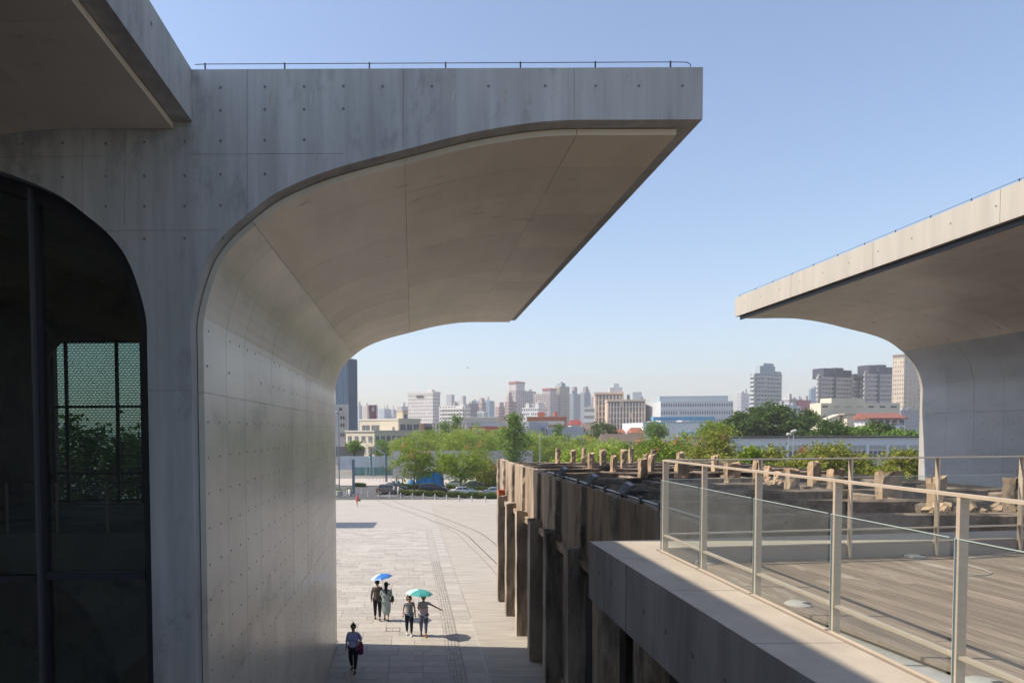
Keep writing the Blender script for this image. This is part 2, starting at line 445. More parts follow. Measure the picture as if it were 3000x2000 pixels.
# a second vault further left, seen through the left pane
m = MB(); hp = [(-14.2 + u, z) for u, z in HALF] + [(-14.2 + TIP - .1, 12.9), (-14.2, 12.9), (-14.2, BASEZ)]
hp = [p for p in hp if p[0] < cx - .5]
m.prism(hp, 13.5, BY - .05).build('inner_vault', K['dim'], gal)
# mezzanine slab with curved underside, a ramp edge and its glass balustrade
m = MB()
mz = [(-16, 6.15), (-16, 5.75), (-9.5, 5.6), (-7.9, 5.3), (-6.9, 4.7), (-6.3, 3.6), (-6.0, 2.0), (-5.9, BASEZ), (-5.2, BASEZ), (-5.2, 5.85), (cx - .32, 5.95), (cx - .32, 6.22), (-9, 6.2)]
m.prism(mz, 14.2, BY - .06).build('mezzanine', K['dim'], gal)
for i in range(7):
    x = -10.6 + i * 1.05
    MB().box(x - .025, x + .025, 14.25, 14.28, 6.2, 7.25).build('balustrade_post', K['steel'], gal)
MB().box(-12, cx - .35, 14.24, 14.29, 7.25, 7.285).build('balustrade_rail', K['steel_dark'], gal)
# window with an expanded metal screen at the back of the gallery
scr = MB(); px_, pz_ = 0.118, 0.072
nx, nz = int((wx1 - wx0) / px_), int((wz1 - wz0) / pz_)
for j in range(nz + 1):
    z = wz0 + j * pz_
    pts = []
    for i in range(nx * 2 + 1):
        x = wx0 + i * px_ / 2
        pts.append((x, z + (0.5 * pz_ * 0.82 if (i + (0 if j % 2 == 0 else 1)) % 2 == 0 else 0)))
    t = 0.024
    vs = [(x, BY + .02, zz) for x, zz in pts] + [(x, BY + .012, zz + t) for x, zz in pts]
    N = len(pts); scr.add(vs, [(i, i + 1, N + i + 1, N + i) for i in range(N - 1)])
scr.build('expanded_metal_screen', K['steel_dark'], gal, kind='stuff')
K['greenglass'] = glassmat('green_glass', (0.30, 0.46, 0.42))
MB().quad((wx0, BY + .06, wz0), (wx1, BY + .06, wz0), (wx1, BY + .06, wz1), (wx0, BY + .06, wz1)).build('screen_glass', K['greenglass'], gal)
for x in (wx0 + .02, wx0 + .42, wx1 - .75, wx1 - .02):
    MB().box(x - .045, x + .045, BY - .06, BY + .01, wz0, wz1).build('screen_post', K['steel_dark'], gal)
for z in (wz1 - .02, 9.05, 7.1, 6.3):
    MB().box(wx0, wx1, BY - .05, BY + .005, z - .03, z + .03).build('screen_rail', K['steel_dark'], gal)
m = MB()
for i in range(10):
    th = math.pi / 2 + i / 9 * math.pi / 2
    m.v.append((wx0 + .75 + .95 * math.cos(th), BY - .08, wz1 - 1.5 + 1.6 * math.sin(th)))
vs = list(m.v) + [(wx0 - .3, BY - .08, wz1 - 1.5), (wx0 - .3, BY - .08, wz1 + .4), (wx0 + .75, BY - .08, wz1 + .4)]
m2 = MB(); m2.add(vs, [tuple(range(len(vs)))]); m2.build('screen_arch_edge', K['dim'], gal)

# ---- near canopy at the top left
can = thing('museum_canopy', 'dark underside of a nearer concrete canopy cutting across the top left corner', 'canopy', (-10.34, 2, 0))
c2 = -2.986 - TIP
poly = [(c2 + u, z) for u, z in HALF] + [(c2 + TIP, TOPZ), (c2 - TIP, TOPZ)] + [(c2 - u, z) for u, z in reversed(HALF)]
MB().prism(poly, -14, Y0 - 0.006).build('concrete_shell', K['face'], can)
MB().box(-46, -2.5, -40, -14.05, BASEZ, TOPZ - .03).build('unseen_museum_mass', K['face'], can)  # unseen mass added behind the camera, keeps sky light off the wing's stem
# unseen museum mass left of the picture, added to block the sun
MB().box(-46, c2 - TIP - .02, -14, Y1, BASEZ, TOPZ - .02).build('unseen_museum_mass', K['face'], can)
lining(can, c2, 1, -13.8, Y0 - 0.012, skip=3)
for yy in (8.05, 7.2, 6.3):
    disc_on((1, 0, 0), (c2 + TIP + .001, yy, 13.0), 0.016).build('tie_hole', K['hole'], can)

# ---- the wing on the right
rw = thing('museum_wing', 'pale sunlit concrete canopy with curved wall rising behind the right end of the terrace', 'museum', (19.35, Y0, 0))
c3 = 12.18 + TIP
poly = [(c3 - u, z) for u, z in HALF] + [(c3 - TIP, TOPZ), (c3 + 1.5, TOPZ), (c3 + 1.5, BASEZ)]
MB().prism(poly, 3.0, 25.9).build('concrete_shell', K['fascia'], rw)
lining(rw, c3, -1, 3.2, 25.65, wallk='skylitpanel')
m = MB()
for k in range(38):
    yy = 3.6 + k * 0.585
    for r in range(8):
        d = disc_on((-1, 0, 0), (c3 - .4025, yy, 8.45 - r * .52), 0.014, 6); m.add(d.v, d.f)
m.build('wall_tie_holes', K['hole'], rw, kind='stuff')
for k in range(18):
    disc_on((-1, 0, 0), (c3 - TIP - .001, 25.2 - k * 1.2, 12.92), 0.016).build('tie_hole', K['hole'], rw)
for k in range(1, 6):
    yy = 26 - k * 3.9
    MB().box(c3 - TIP - .002, c3 - TIP + .01, yy - .004, yy + .004, 12.54, TOPZ).build('formwork_joint', K['groove'], rw)
MB().box(c3 - TIP + .14, c3 - TIP + .19, 3.0, 25.8, 12.41, 12.533).build('drip_strip', K['steel_dark'], rw)
ps = [(c3 - TIP + .12, 25.8 - i * 1.18, TOPZ + .09) for i in range(19)]
lightning_wire(rw, [(ps[0][0], ps[0][1] + .1, TOPZ)] + ps, ps)

# ---- a further wing beyond the left wall; only its shadow reaches the plaza in view
fw = thing('museum_wing', 'far museum wing hidden behind the left wall, casting a shadow on the plaza', 'museum', (-23, 70, -1.3))
fw['kind'] = 'structure'
c4 = -15.6 - TIP
poly = [(c4 - .3, -2)] + [(c4 + u, z if z > 5 else -2) for u, z in HALF] + [(c4 + TIP, TOPZ), (c4 - .3, TOPZ)]
MB().prism([(x, z - 1.2 if z > 5 else z) for x, z in poly], 67.6, 73.2).build('concrete_shell', K['face'], fw)

# ================================================================== ground, plaza, paving
g = MB(); g.quad((-2500, -200, -2.3), (2500, -200, -2.3), (2500, 5000, -2.3), (-2500, 5000, -2.3))
g.build('ground', K['groundm'], kind='structure')
pl = MB()
ysec = [-14, 30, 95, 103.5]
for a, b in zip(ysec[:-1], ysec[1:]):
    pl.quad((-70, a, gz(0, a) - .03), (60, a, gz(0, a) - .03), (60, b, gz(0, b) - .03), (-70, b, gz(0, b) - .03))
pl.box(-70, 60, 103.2, 103.5, -2.6, -2.13)
plaza = pl.build('plaza', K['grout'], kind='structure')
slab_me = {}
def slab(x0, x1, ya, yb, target=None):
    g_ = .007
    z0, z1 = gz(0, ya), gz(0, yb)
    e = random.uniform(-.0015, .0015)
    vs = [(x0 + g_, ya + g_, z0 - .02), (x1 - g_, ya + g_, z0 - .02), (x1 - g_, yb - g_, z1 - .02), (x0 + g_, yb - g_, z1 - .02),
          (x0 + g_, ya + g_, z0 + e), (x1 - g_, ya + g_, z0 + e), (x1 - g_, yb - g_, z1 + e), (x0 + g_, yb - g_, z1 + e)]
    fs = [(4, 5, 6, 7), (0, 1, 5, 4), (1, 2, 6, 5), (2, 3, 7, 6), (3, 0, 4, 7)]
    if target is not None: target.add(vs, fs)
    else:
        mb = MB(); mb.add(vs, fs); mb.build('paving_slab', K['pave'], plaza)
far_m = [MB(), MB(), MB()]
yy, count, row = 20.2, 0, 0
while yy < 66:
    dy = 0.6
    xl = min(-2.9, -2.94 * (yy + .6) / 26.45) - .6
    if yy < 26.7: xl = -2.95
    x = 1.25
    first = True
    while x > xl:
        L = random.choice((0.9, 1.2, 1.2, 1.5)) if not first else random.choice((.6, .9, 1.2)); first = False
        a = max(x - L, xl - .01)
        if x - a > .12:
            if count < 296: slab(a, x, yy, yy + dy); count += 1
            else: slab(a, x, yy, yy + dy, far_m[random.randrange(3)])
        x = a
    (slab(1.80, 2.57, yy, yy + dy) if count < 296 else slab(1.80, 2.57, yy, yy + dy, far_m[row % 3])); count += 1
    yy += dy; row += 1
tones = [(0.44, 0.41, 0.365), (0.365, 0.338, 0.30), (0.405, 0.375, 0.335)]
for i, fm in enumerate(far_m):
    if fm.v: fm.build('paving_field', mat('paving_field_%d' % i, tones[i], .8, var=.05, vscale=2), plaza, kind='stuff')
# tactile strip with raised bars
t = MB(); tb = MB(); yy = 20.2
while yy < 66:
    t.add([(1.254, yy + .004, gz(0, yy)), (1.796, yy + .004, gz(0, yy)), (1.796, yy + .596, gz(0, yy + .6)), (1.254, yy + .596, gz(0, yy + .6))], [(0, 1, 2, 3)])
    if yy < 46:
        for k in range(4):
            x = 1.33 + k * .125
            tb.add([(x, yy + .03, gz(0, yy) + .012), (x + .05, yy + .03, gz(0, yy) + .012), (x + .05, yy + .57, gz(0, yy + .57) + .012), (x, yy + .57, gz(0, yy + .57) + .012),
                    (x - .02, yy + .03, gz(0, yy) + .001), (x + .07, yy + .03, gz(0, yy) + .001), (x + .07, yy + .57, gz(0, yy + .57) + .001), (x - .02, yy + .57, gz(0, yy + .57) + .001)],
                   [(0, 1, 2, 3), (4, 0, 3, 7), (1, 5, 6, 2), (4, 5, 1, 0)])
    yy += .6
tb.build('tactile_bars', mat('tactile', (0.35, 0.325, 0.29), .8, var=.2, vscale=5), plaza, kind='stuff')
t.build('tactile_strip', mat('tactile_base', (0.38, 0.352, 0.312), .8, var=.1, vscale=4), plaza)
# far plaza and the smooth band towards the ruin, one sheet each
f = MB(); f.quad((-70, 66.4, gz(0, 66.4)), (2.57, 66.4, gz(0, 66.4)), (2.57, 95, -2.1), (-70, 95, -2.1)); f.quad((-70, 95, -2.1), (60, 95, -2.1), (60, 103.3, -2.1), (-70, 103.3, -2.1))
for a, b in ((-14, 30), (30, 66.4)):
    f.quad((-70, a, gz(0, a) - .001), (-8.6, a, gz(0, a) - .001), (-8.6, b, gz(0, b) - .001), (-70, b, gz(0, b) - .001))
brickm = mat('paving_sheet_far', (0.395, 0.366, 0.326), .8, var=.06, vscale=.8, stretch=(.6, 2.5, 1))
f.build('paving_sheet', brickm, plaza)
f = MB()
for a, b in ((-14, 30), (30, 95)):
    f.quad((2.578, a, gz(0, a) - .004), (60, a, gz(0, a) - .004), (60, b, gz(0, b) - .004), (2.578, b, gz(0, b) - .004))
f.build('sett_paving', mat('sett_paving', (0.392, 0.358, 0.312), .85, var=.12, vscale=1.6, stretch=(.35, 3.2, 1), bump=.25, bscale=12, dark=(.33, .295, .25), dscale=.6), plaza)
MB().box(2.52, 2.578, -12, 30, -.02, .004).build('edge_strip', K['kerb'], plaza)
# steel frame of an access cover
cv = MB(); a = on_ground(1131, 1838); b = on_ground(1172, 1848)
for q in ((a.x, a.x + .03, b.y, a.y), (b.x - .03, b.x, b.y, a.y), (a.x, b.x, b.y, b.y + .03), (a.x, b.x, a.y - .03, a.y)):
    cv.box(*q, .002, .012)
cv.build('access_cover', K['rail'], label='thin steel frame of an access cover set in the paving near the walking couples', category='cover')
# embedded rails sweeping across the plaza
trk = thing('rail_track', 'old rails embedded in a curve across the pale plaza', 'rail track', on_ground(1330, 1550))
def zz2(x, y): return (980 + x / 4.704, 1460 + y / 4.704)
def ground_path(pts, z=.004):
    P = [on_ground(*zz2(*p)) for p in pts]
    return [(a, b) for a, b in catmull([(p.x, p.y) for p in P], 8)]
def ribbon(path, wd, z, name, m_, par):
    mb = MB(); L = []; Rr = []
    for i, p in enumerate(path):
        a = Vector(path[max(i - 1, 0)]); b = Vector(path[min(i + 1, len(path) - 1)]); d = (b - a).normalized(); n = Vector((-d.y, d.x)) * wd / 2
        L.append((p[0] + n.x, p[1] + n.y, gz(0, p[1] + n.y) + z)); Rr.append((p[0] - n.x, p[1] - n.y, gz(0, p[1] - n.y) + z))
    N = len(L); mb.add(L + Rr, [(i, N + i, N + i + 1, i + 1) for i in range(N - 1)])
    return mb.build(name, m_, par)
r1 = ground_path([(500, -60), (760, 10), (1240, 180), (1700, 345), (2000, 470), (2230, 640), (2330, 740)])
r2 = ground_path([(350, -55), (560, 10), (1000, 175), (1400, 320), (1680, 425), (1830, 510), (2000, 670), (2230, 890), (2330, 990)])
r3 = ground_path([(1300, 300), (1500, 385), (1690, 485), (1850, 640), (2030, 815), (2235, 1045), (2330, 1160)])
r4 = ground_path([(1100, 60), (1500, 95), (1900, 165), (2230, 215), (2350, 235)])
for r_ in (r1, r2):
    ribbon(r_, .11, .006, 'rail', K['rail'], trk)
ribbon(r3, .08, .006, 'rail', mat('rail_edge', (.26, .22, .19), .7), trk)
ribbon(r4, .12, .006, 'rail', mat('rail_worn', (.36, .33, .30), .8), trk)
# ================================================================== terrace
LZ, DZ = 6.83, 6.66
ang = R(7.3)
U = Vector((math.cos(ang), math.sin(ang), 0)); V = Vector((-math.sin(ang), math.cos(ang), 0))
ter = thing('terrace', 'roof terrace with concrete ledge and weathered timber decking at lower right', 'terrace', (2.34, 9, 6))
def far_pt(s, d, z):    # s along the far edge from the outer corner, d towards the camera
    p = Vector((2.34, 9.0, 0)) + U * s - V * d
    return (p.x, p.y, z)
ox = far_pt(13, 0, 0); ix = far_pt(13, .72, 0)
base = [(2.34, -6), (2.34, 9.0), (ox[0], ox[1]), (16, -6)]
MB().prism(base, 6.08, 6.60, axis='z').build('slab', K['slabside'], ter)
MB().box(-2.85, 2.335, -6, 1.6, 6.08, 6.80).build('slab', K['slabside'], ter)
inn = (2.98, 9.0 + (2.98 - 2.34) * math.tan(ang) - .72 / math.cos(ang))
lg = MB(); lg.prism([(2.34, -6), (2.98, -6), inn, (2.34, 9.0)], 6.601, LZ, axis='z')
lg.build('ledge', [K['ledge']], ter)
sd = MB(); sd.quad((2.338, -6, 6.08), (2.338, 9.0, 6.08), (2.338, 9.0, LZ - .003), (2.338, -6, LZ - .003))
sd.build('slab_face', K['slabside'], ter)
lg = MB(); lg.prism([(2.3405, 9.0), inn, (ix[0], ix[1]), (ox[0], ox[1])], 6.601, LZ - .002, axis='z')
lg.build('ledge', K['ledge'], ter)
sd = MB(); p, q = far_pt(0, -.003, 0), far_pt(13, -.003, 0)
sd.quad((p[0], p[1], 6.08), (p[0], p[1], LZ - .004), (q[0], q[1], LZ - .004), (q[0], q[1], 6.08)); sd.build('slab_face', K['slabside'], ter)
for k in range(4):
    yy = 7.75 - k * 1.55
    MB().box(2.342, 2.978, yy - .003, yy + .003, LZ - .004, LZ + .0008).build('ledge_joint', K['groove'], ter)
for yy, zz in ((8.5, 6.52), (8.0, 6.50), (6.85, 6.46), (6.25, 6.44), (5.65, 6.42), (5.05, 6.42), (4.5, 6.42)):
    disc_on((-1, 0, 0), (2.3365, yy, zz), 0.02).build('tie_hole', K['hole'], ter)
MB().box(2.334, 2.3375, 7.42, 7.426, 6.08, LZ - .01).build('formwork_joint', K['groove'], ter)
# steel curb plates along the inner side of the ledges
K['curb'] = mat('curb_plate', (0.36, 0.31, 0.28), .5, metal=.3, var=.08, vscale=2)
for s in range(10):
    a, b = Vector(far_pt(.72 + s * 1.23, .735, 0)), Vector(far_pt(.72 + (s + 1) * 1.23 - .008, .735, 0)); t_ = V * -.012
    mb = MB(); vs = [(a.x, a.y, DZ - .02), (b.x, b.y, DZ - .02), (b.x, b.y, LZ - .01), (a.x, a.y, LZ - .01)]
    mb.add([(x + t_.x, y + t_.y, z) for x, y, z in vs] + vs, [(0, 1, 2, 3), (7, 6, 5, 4), (3, 2, 6, 7), (0, 3, 7, 4), (1, 5, 6, 2)])
    mb.build('curb_plate', K['curb'], ter)
MB().box(2.985, 3.005, -6, inn[1] - .04, DZ - .02, LZ + .012).build('curb_plate', K['curb'], ter)
# decking boards, perpendicular to the far edge
bw_ = .142
for i in range(64):
    s = .78 + i * bw_
    d0 = .80
    dmax = 13.0
    seg = [d0]
    x = d0 + random.uniform(.5, 3.0)
    while x < 8.6: seg.append(x); x += random.choice((2.4, 3.0, 3.6))
    seg.append(9.0)
    for a, b in zip(seg[:-1], seg[1:]):
        p0, p1 = far_pt(s, a, 0), far_pt(s + bw_ - .011, b, 0)
        if p0[0] > 14: continue
        e = random.uniform(-.0015, .0015)
        # clip boards that would cross the left curb
        A, B, Cc, D = Vector(far_pt(s, a + .002, 0)), Vector(far_pt(s + bw_ - .011, a + .002, 0)), Vector(far_pt(s + bw_ - .011, b - .002, 0)), Vector(far_pt(s, b - .002, 0))
        if max(A.x, B.x, Cc.x, D.x) < 3.02: continue
        mb = MB(); top = [(v.x, v.y, DZ + e) for v in (D, Cc, B, A)]; bot = [(x_, y_, DZ - .03) for x_, y_, z_ in top]
        mb.add(top + bot, [(0, 1, 2, 3), (0, 4, 5, 1), (1, 5, 6, 2), (2, 6, 7, 3), (3, 7, 4, 0)])
        mb.build('deck_board', K['wood'], ter)

# railings
K['pane'] = glassmat('railing_glass', (0.90, 0.94, 0.925), haze=0.075, hcol=(.55, .57, .55))
K['edge'] = mat('glass_edge', (0.42, 0.50, 0.46), .25, var=0)
def railing(name, label, origin, direc, n, pitch, side, reach=0):
    d = Vector(direc).normalized(); nrm = Vector((-d.y, d.x, 0)) * side   # nrm points to the outer side
    rt = thing(name, label, 'railing', tuple(origin))
    o = Vector(origin)
    def ob(a0, a1, b0, b1, z0, z1):
        m_ = Matrix(((d.x, nrm.x, 0, o.x), (d.y, nrm.y, 0, o.y), (0, 0, 1, 0), (0, 0, 0, 1)))
        mb = MB(); mb.box(a0, a1, b0, b1, z0, z1, mat=m_)
        if side < 0: mb.f = [tuple(reversed(f_)) for f_ in mb.f]
        return mb
    def sheet(a0, a1, b, z0, z1):
        P = lambda a, z: (o.x + d.x * a + nrm.x * b, o.y + d.y * a + nrm.y * b, z)
        return MB().quad(P(a0, z0), P(a1, z0), P(a1, z1), P(a0, z1))
    L = n * pitch
    for i in range(n + 1):
        s = i * pitch
        ob(s - .013, s + .013, -.026, .026, DZ, LZ + 1.088).build('post', K['steel'], rt)
        if i < n:
            p = sheet(s + .022, s + pitch - .022, .05, LZ + .02, LZ + .86).build('glass_pane', K['pane'], rt)
            ob(s + .022, s + pitch - .022, .0445, .0575, LZ + .86, LZ + .864).build('pane_edge', K['edge'], p)
            ob(s + .018, s + .0215, .0445, .0575, LZ + .02, LZ + .866).build('pane_edge', K['edge'], p)
            ob(s + .018, s + pitch - .018, -.022, .022, LZ + .185, LZ + .203).build('bottom_rail', K['steel'], rt)
            ob(s + .018, s + pitch - .018, .035, .067, LZ + .001, LZ + .018).build('glass_shoe', K['steel'], rt)
    ob(-.03, L + reach, -.027, .027, LZ + 1.09, LZ + 1.107).build('top_rail', K['steel'], rt)
    return rt
railing('railing', 'steel and glass railing running along the sunlit ledge towards the camera', (3.06, 8.25, 0), (0, -1, 0), 7, 1.117, -1)
railing('railing', 'steel and glass railing across the far edge of the timber deck', tuple(Vector((3.11, 8.33, 0)) ), tuple(U), 8, 1.235, 1)

# flush deck lamps
K['white'] = mat('white_enamel', (0.42, 0.405, 0.37), .5)
def deck_lamp(px, py, label, hood=True):
    d = ray(px, py); t_ = (DZ - CAMZ) / d.z; p = Vector((0, 0, CAMZ)) + d * t_
    rt = thing('deck_lamp', label, 'lamp', (p.x, p.y, DZ), group='lamps set in the deck')
    MB().lathe([(.115, DZ + .002), (.112, DZ + .012), (.085, DZ + .028), (.04, DZ + .034), (.0005, DZ + .035)], (p.x, p.y, 0), 20).build('cover', K['white'], rt, smooth=False)
    MB().box(p.x + .02, p.x + .085, p.y - .075, p.y - .035, DZ + .03, DZ + .036).build('lamp_slot', K['steel_dark'], rt)
deck_lamp(2062, 1648, 'round white deck lamp nearest the railing corner')
deck_lamp(2337, 1771, 'round white deck lamp between the third and fourth posts')
deck_lamp(2680, 1631, 'round white deck lamp out on the open decking with dark slot')
deck_lamp(2880, 2004, 'round white deck lamp at the bottom edge of the picture')
# white cable tied to a far post, trailing on the boards
def deckpt(px, py, z=DZ + .008):
    d = ray(px, py); t_ = (z - CAMZ) / d.z; return Vector((0, 0, CAMZ)) + d * t_
pp = Vector((3.11, 8.33, 0)) + U * (4 * 1.235) - V * .045
top = [(pp.x - .03, pp.y - .0, LZ + .93), (pp.x + .02, pp.y, LZ + .9), (pp.x + .035, pp.y - .01, LZ + .6), (pp.x + .01, pp.y - .02, LZ + .3), (pp.x - .01, pp.y - .03, LZ + .02), (pp.x + .0, pp.y - .08, DZ + .05)]
dk = [deckpt(2797, 1640), deckpt(2812, 1648), deckpt(2855, 1660), deckpt(2885, 1668), deckpt(2906, 1678), deckpt(2890, 1683), deckpt(2850, 1684), deckpt(2810, 1682)]
MB().tube(top + [tuple(v) for v in dk], .0065, 6).build('cable', K['white'], smooth=True, label='white cable hanging from a far railing post and trailing over the deck', category='cable')

# ================================================================== the old coal hopper
hop = thing('coal_hopper_ruin', 'ruined coal hopper of weathered brown concrete with rows of columns and stubs', 'ruin', (4.18, 24, 0))
def rough_box(x0, x1, y0, y1, z0, z1, amp=.02, nz=4, topamp=.05, seed=None, nb=2):
    """a battered block: subdivided box with uneven faces and a broken top"""
    rr = random.Random(seed if seed is not None else random.random())
    bm = bmesh.new()
    nx = nb; ny = nb
    grid = {}
    mb = MB()
    xs = [x0 + (x1 - x0) * i / nx for i in range(nx + 1)]; ys = [y0 + (y1 - y0) * i / ny for i in range(ny + 1)]; zs = [z0 + (z1 - z0) * i / nz for i in range(nz + 1)]
    bm.free()
    idx = {}
    def vid(i, j, k):
        if (i, j, k) not in idx:
            idx[(i, j, k)] = len(mb.v)
            a = amp if k > 0 else 0
            corner = (i in (0, nx)) and (j in (0, ny))
            inw = amp * 1.2 * rr.random() if corner else 0
            x = xs[i] + rr.uniform(-a, a) + (inw if i == 0 else -inw if i == nx else 0)
            y = ys[j] + rr.uniform(-a, a) + (inw if j == 0 else -inw if j == ny else 0)
            z = zs[k] + (rr.uniform(-topamp, topamp * .4) if k == nz else rr.uniform(-amp, amp) if k else 0)
            mb.v.append((x, y, z))
        return idx[(i, j, k)]
    for i in range(nx):
        for k in range(nz):
            mb.f.append((vid(i, 0, k), vid(i + 1, 0, k), vid(i + 1, 0, k + 1), vid(i, 0, k + 1)))
            mb.f.append((vid(i + 1, ny, k), vid(i, ny, k), vid(i, ny, k + 1), vid(i + 1, ny, k + 1)))
    for j in range(ny):
        for k in range(nz):
            mb.f.append((vid(0, j + 1, k), vid(0, j, k), vid(0, j, k + 1), vid(0, j + 1, k + 1)))
            mb.f.append((vid(nx, j, k), vid(nx, j + 1, k), vid(nx, j + 1, k + 1), vid(nx, j, k + 1)))
    for i in range(nx):
        for j in range(ny):
            mb.f.append((vid(i, j, nz), vid(i + 1, j, nz), vid(i + 1, j + 1, nz), vid(i, j + 1, nz)))
    mb.m = [0] * len(mb.f)
    return mb
HX = 4.18
ycols = [33.3 - 3.0 * i for i in range(8)]
for i, y in enumerate(ycols):
    rough_box(HX, HX + .5, y, y + .52, -.05, 5.12 + random.uniform(-.08, .06), .012, 9, .12, nb=2).build('column', K['ruincol'], hop)
    # corbel behind the column head and a cross beam into the hopper
    rough_box(HX + .5, HX + .95, y + .05, y + .45, 4.35, 5.0, .02, 2, .1).build('corbel', K['ruincol'], hop)
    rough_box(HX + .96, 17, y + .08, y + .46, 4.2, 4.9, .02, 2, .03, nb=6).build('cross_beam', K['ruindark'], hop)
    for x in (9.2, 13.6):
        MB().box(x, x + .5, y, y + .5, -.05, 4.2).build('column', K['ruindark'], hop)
for i in range(len(ycols) - 1):
    a, b = ycols[i + 1] + .53, ycols[i] - .01
    rough_box(HX + .30, HX + .52, a, b, 4.62 + random.uniform(-.03, .03), 4.86, .015, 2, .04, nb=5).build('edge_beam', K['ruinwall'], hop)
# hopper pockets under the top: inverted pyramids
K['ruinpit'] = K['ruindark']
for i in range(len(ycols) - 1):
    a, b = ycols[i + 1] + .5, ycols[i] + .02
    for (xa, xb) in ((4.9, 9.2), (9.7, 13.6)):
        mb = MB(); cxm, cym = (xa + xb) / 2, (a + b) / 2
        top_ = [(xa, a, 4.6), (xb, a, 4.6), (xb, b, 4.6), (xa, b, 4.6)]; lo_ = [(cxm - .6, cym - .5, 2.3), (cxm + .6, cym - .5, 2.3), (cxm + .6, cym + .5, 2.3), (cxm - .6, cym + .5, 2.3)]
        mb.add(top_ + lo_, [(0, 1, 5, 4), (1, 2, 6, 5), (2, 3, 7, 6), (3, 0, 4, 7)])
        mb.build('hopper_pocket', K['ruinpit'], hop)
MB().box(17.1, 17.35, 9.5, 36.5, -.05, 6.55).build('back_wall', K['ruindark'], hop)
# stained walls closing the bays behind the columns
for i in range(len(ycols) - 1):
    a, b = ycols[i + 1] + .53, ycols[i] - .01
    if i == 6: continue
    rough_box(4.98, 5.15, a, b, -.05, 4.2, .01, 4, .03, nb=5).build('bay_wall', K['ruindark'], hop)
# side wall: slabs between ribs
PXW = 4.62
yr = [36.2, 34.0, 31.0, 28.1, 24.7, 21.5, 18.3, 15.4, 12.4, 10.9]
for i in range(len(yr) - 1):
    a, b = yr[i + 1] + .13, yr[i] - .13
    n_ = 6; mb = MB()
    rough_box(PXW, PXW + .2, a, b, 4.72, 6.80 + random.uniform(-.03, .02), .008, 5, .03, nb=6).build('wall_slab', K['ruinwall'], hop)
for y in yr[:-1]:
    rough_box(PXW - .12, PXW + .24, y - .128, y + .128, 4.78, 6.78, .025, 8, .06).build('rib', K['ruincol'], hop)
rough_box(PXW + .21, 17.0, 36.0, 36.25, 4.8, 6.6, .01, 3, .05, nb=9).build('end_wall', K['ruinwall'], hop)
# patch of red brick at the far column head
rough_box(HX + .02, HX + .36, 33.25, 33.55, 5.13, 5.42, .015, 2, .05).build('brick_patch', mat('old_brick', (.42, .10, .05), .9, var=.2, vscale=6), hop)
# grid of beams across the open top
K['beamtop'] = mat('beam_top_concrete', (0.33, 0.26, 0.2), .95, var=.25, vscale=2, bump=.6, bscale=11, dark=(.06, .05, .042), dscale=.9, dlo=.44, dhi=.6)
for y in (13.6, 16.8, 19.4, 22.2, 24.9, 27.5, 30.2, 33.2, 35.4):
    rough_box(PXW + .22, 17.05, y, y + .42, 6.02, 6.56 + random.uniform(-.04, .04), .02, 2, .05, nb=14).build('top_beam', K['beamtop'], hop)
for x in (8.3, 12.4, 16.4):
    rough_box(x, x + .4, 11.2, 36.0, 6.0, 6.48, .02, 2, .05, nb=14).build('top_beam', K['beamtop'], hop)
MB().box(PXW + .22, 17.05, 11.0, 36.0, 5.0, 5.1).build('pit_floor', K['ruindark'], hop)
STUBS = [(1626, 1642, 1314, 1351), (1670, 1688, 1319, 1361), (1703, 1719, 1313, 1351), (1720, 1743, 1325, 1374), (1755, 1778, 1318, 1364), (1787, 1809, 1334, 1383), (1815, 1838, 1317, 1374), (1839, 1857, 1311, 1351), (1867, 1898, 1342, 1396), (1897, 1919, 1330, 1383), (1884, 1901, 1329, 1359), (1904, 1924, 1317, 1359), (1981, 2004, 1322, 1366), (1975, 2018, 1345, 1402), (2081, 2107, 1331, 1386), (2118, 2172, 1355, 1405), (2202, 2231, 1347, 1405), (2295, 2347, 1373, 1426), (2363, 2408, 1352, 1422), (2421, 2474, 1372, 1434), (2560, 2646, 1380, 1456), (2710, 2777, 1394, 1492), (2945, 2999, 1396, 1500), (2241, 2262, 1363, 1400), (2270, 2290, 1383, 1412)]
for i, (a, b, yt, yb) in enumerate(STUBS):
    zb = 6.50
    d = ray((a + b) / 2, yb); Y = (zb - CAMZ) / d.z * d.y
    Y = min(Y, 35.6)
    pl_, pr_ = at(a, yb, Y), at(b, yb, Y); zt = at((a + b) / 2, yt, Y).z
    dep = .36
    lf = pl_.x * dep / (Y + dep)                      # what the left side adds to the outline
    x0 = pl_.x + lf if lf < (pr_.x - pl_.x) * .6 else pl_.x + (pr_.x - pl_.x) * .5
    rough_box(x0, pr_.x, Y, Y + dep, 6.3, zt, .022, 5, .09, seed=i).build('stub_column', K['ruin'], hop)
for k in range(26):
    a, b, yt, yb = STUBS[k % len(STUBS)]
    d = ray((a + b) / 2, yb); Y = min((6.5 - CAMZ) / d.z * d.y, 35.6)
    q = at(random.uniform(a, b), yt, Y + .15)
    MB().tube([(q.x, q.y, q.z - .15), (q.x + random.uniform(-.03, .03), q.y, q.z + .06), (q.x + random.uniform(-.12, .12), q.y, q.z + random.uniform(.10, .2))], .009, 5).build('rebar', K['rail'], hop)
for k in range(14):
    y = 14 + k * 1.6; x = PXW + .1
    MB().tube([(x, y, 6.7), (x - .04, y + .05, 6.9), (x + random.uniform(-.1, .05), y + random.uniform(-.1, .1), 6.98)], .009, 5).build('rebar', K['rail'], hop)
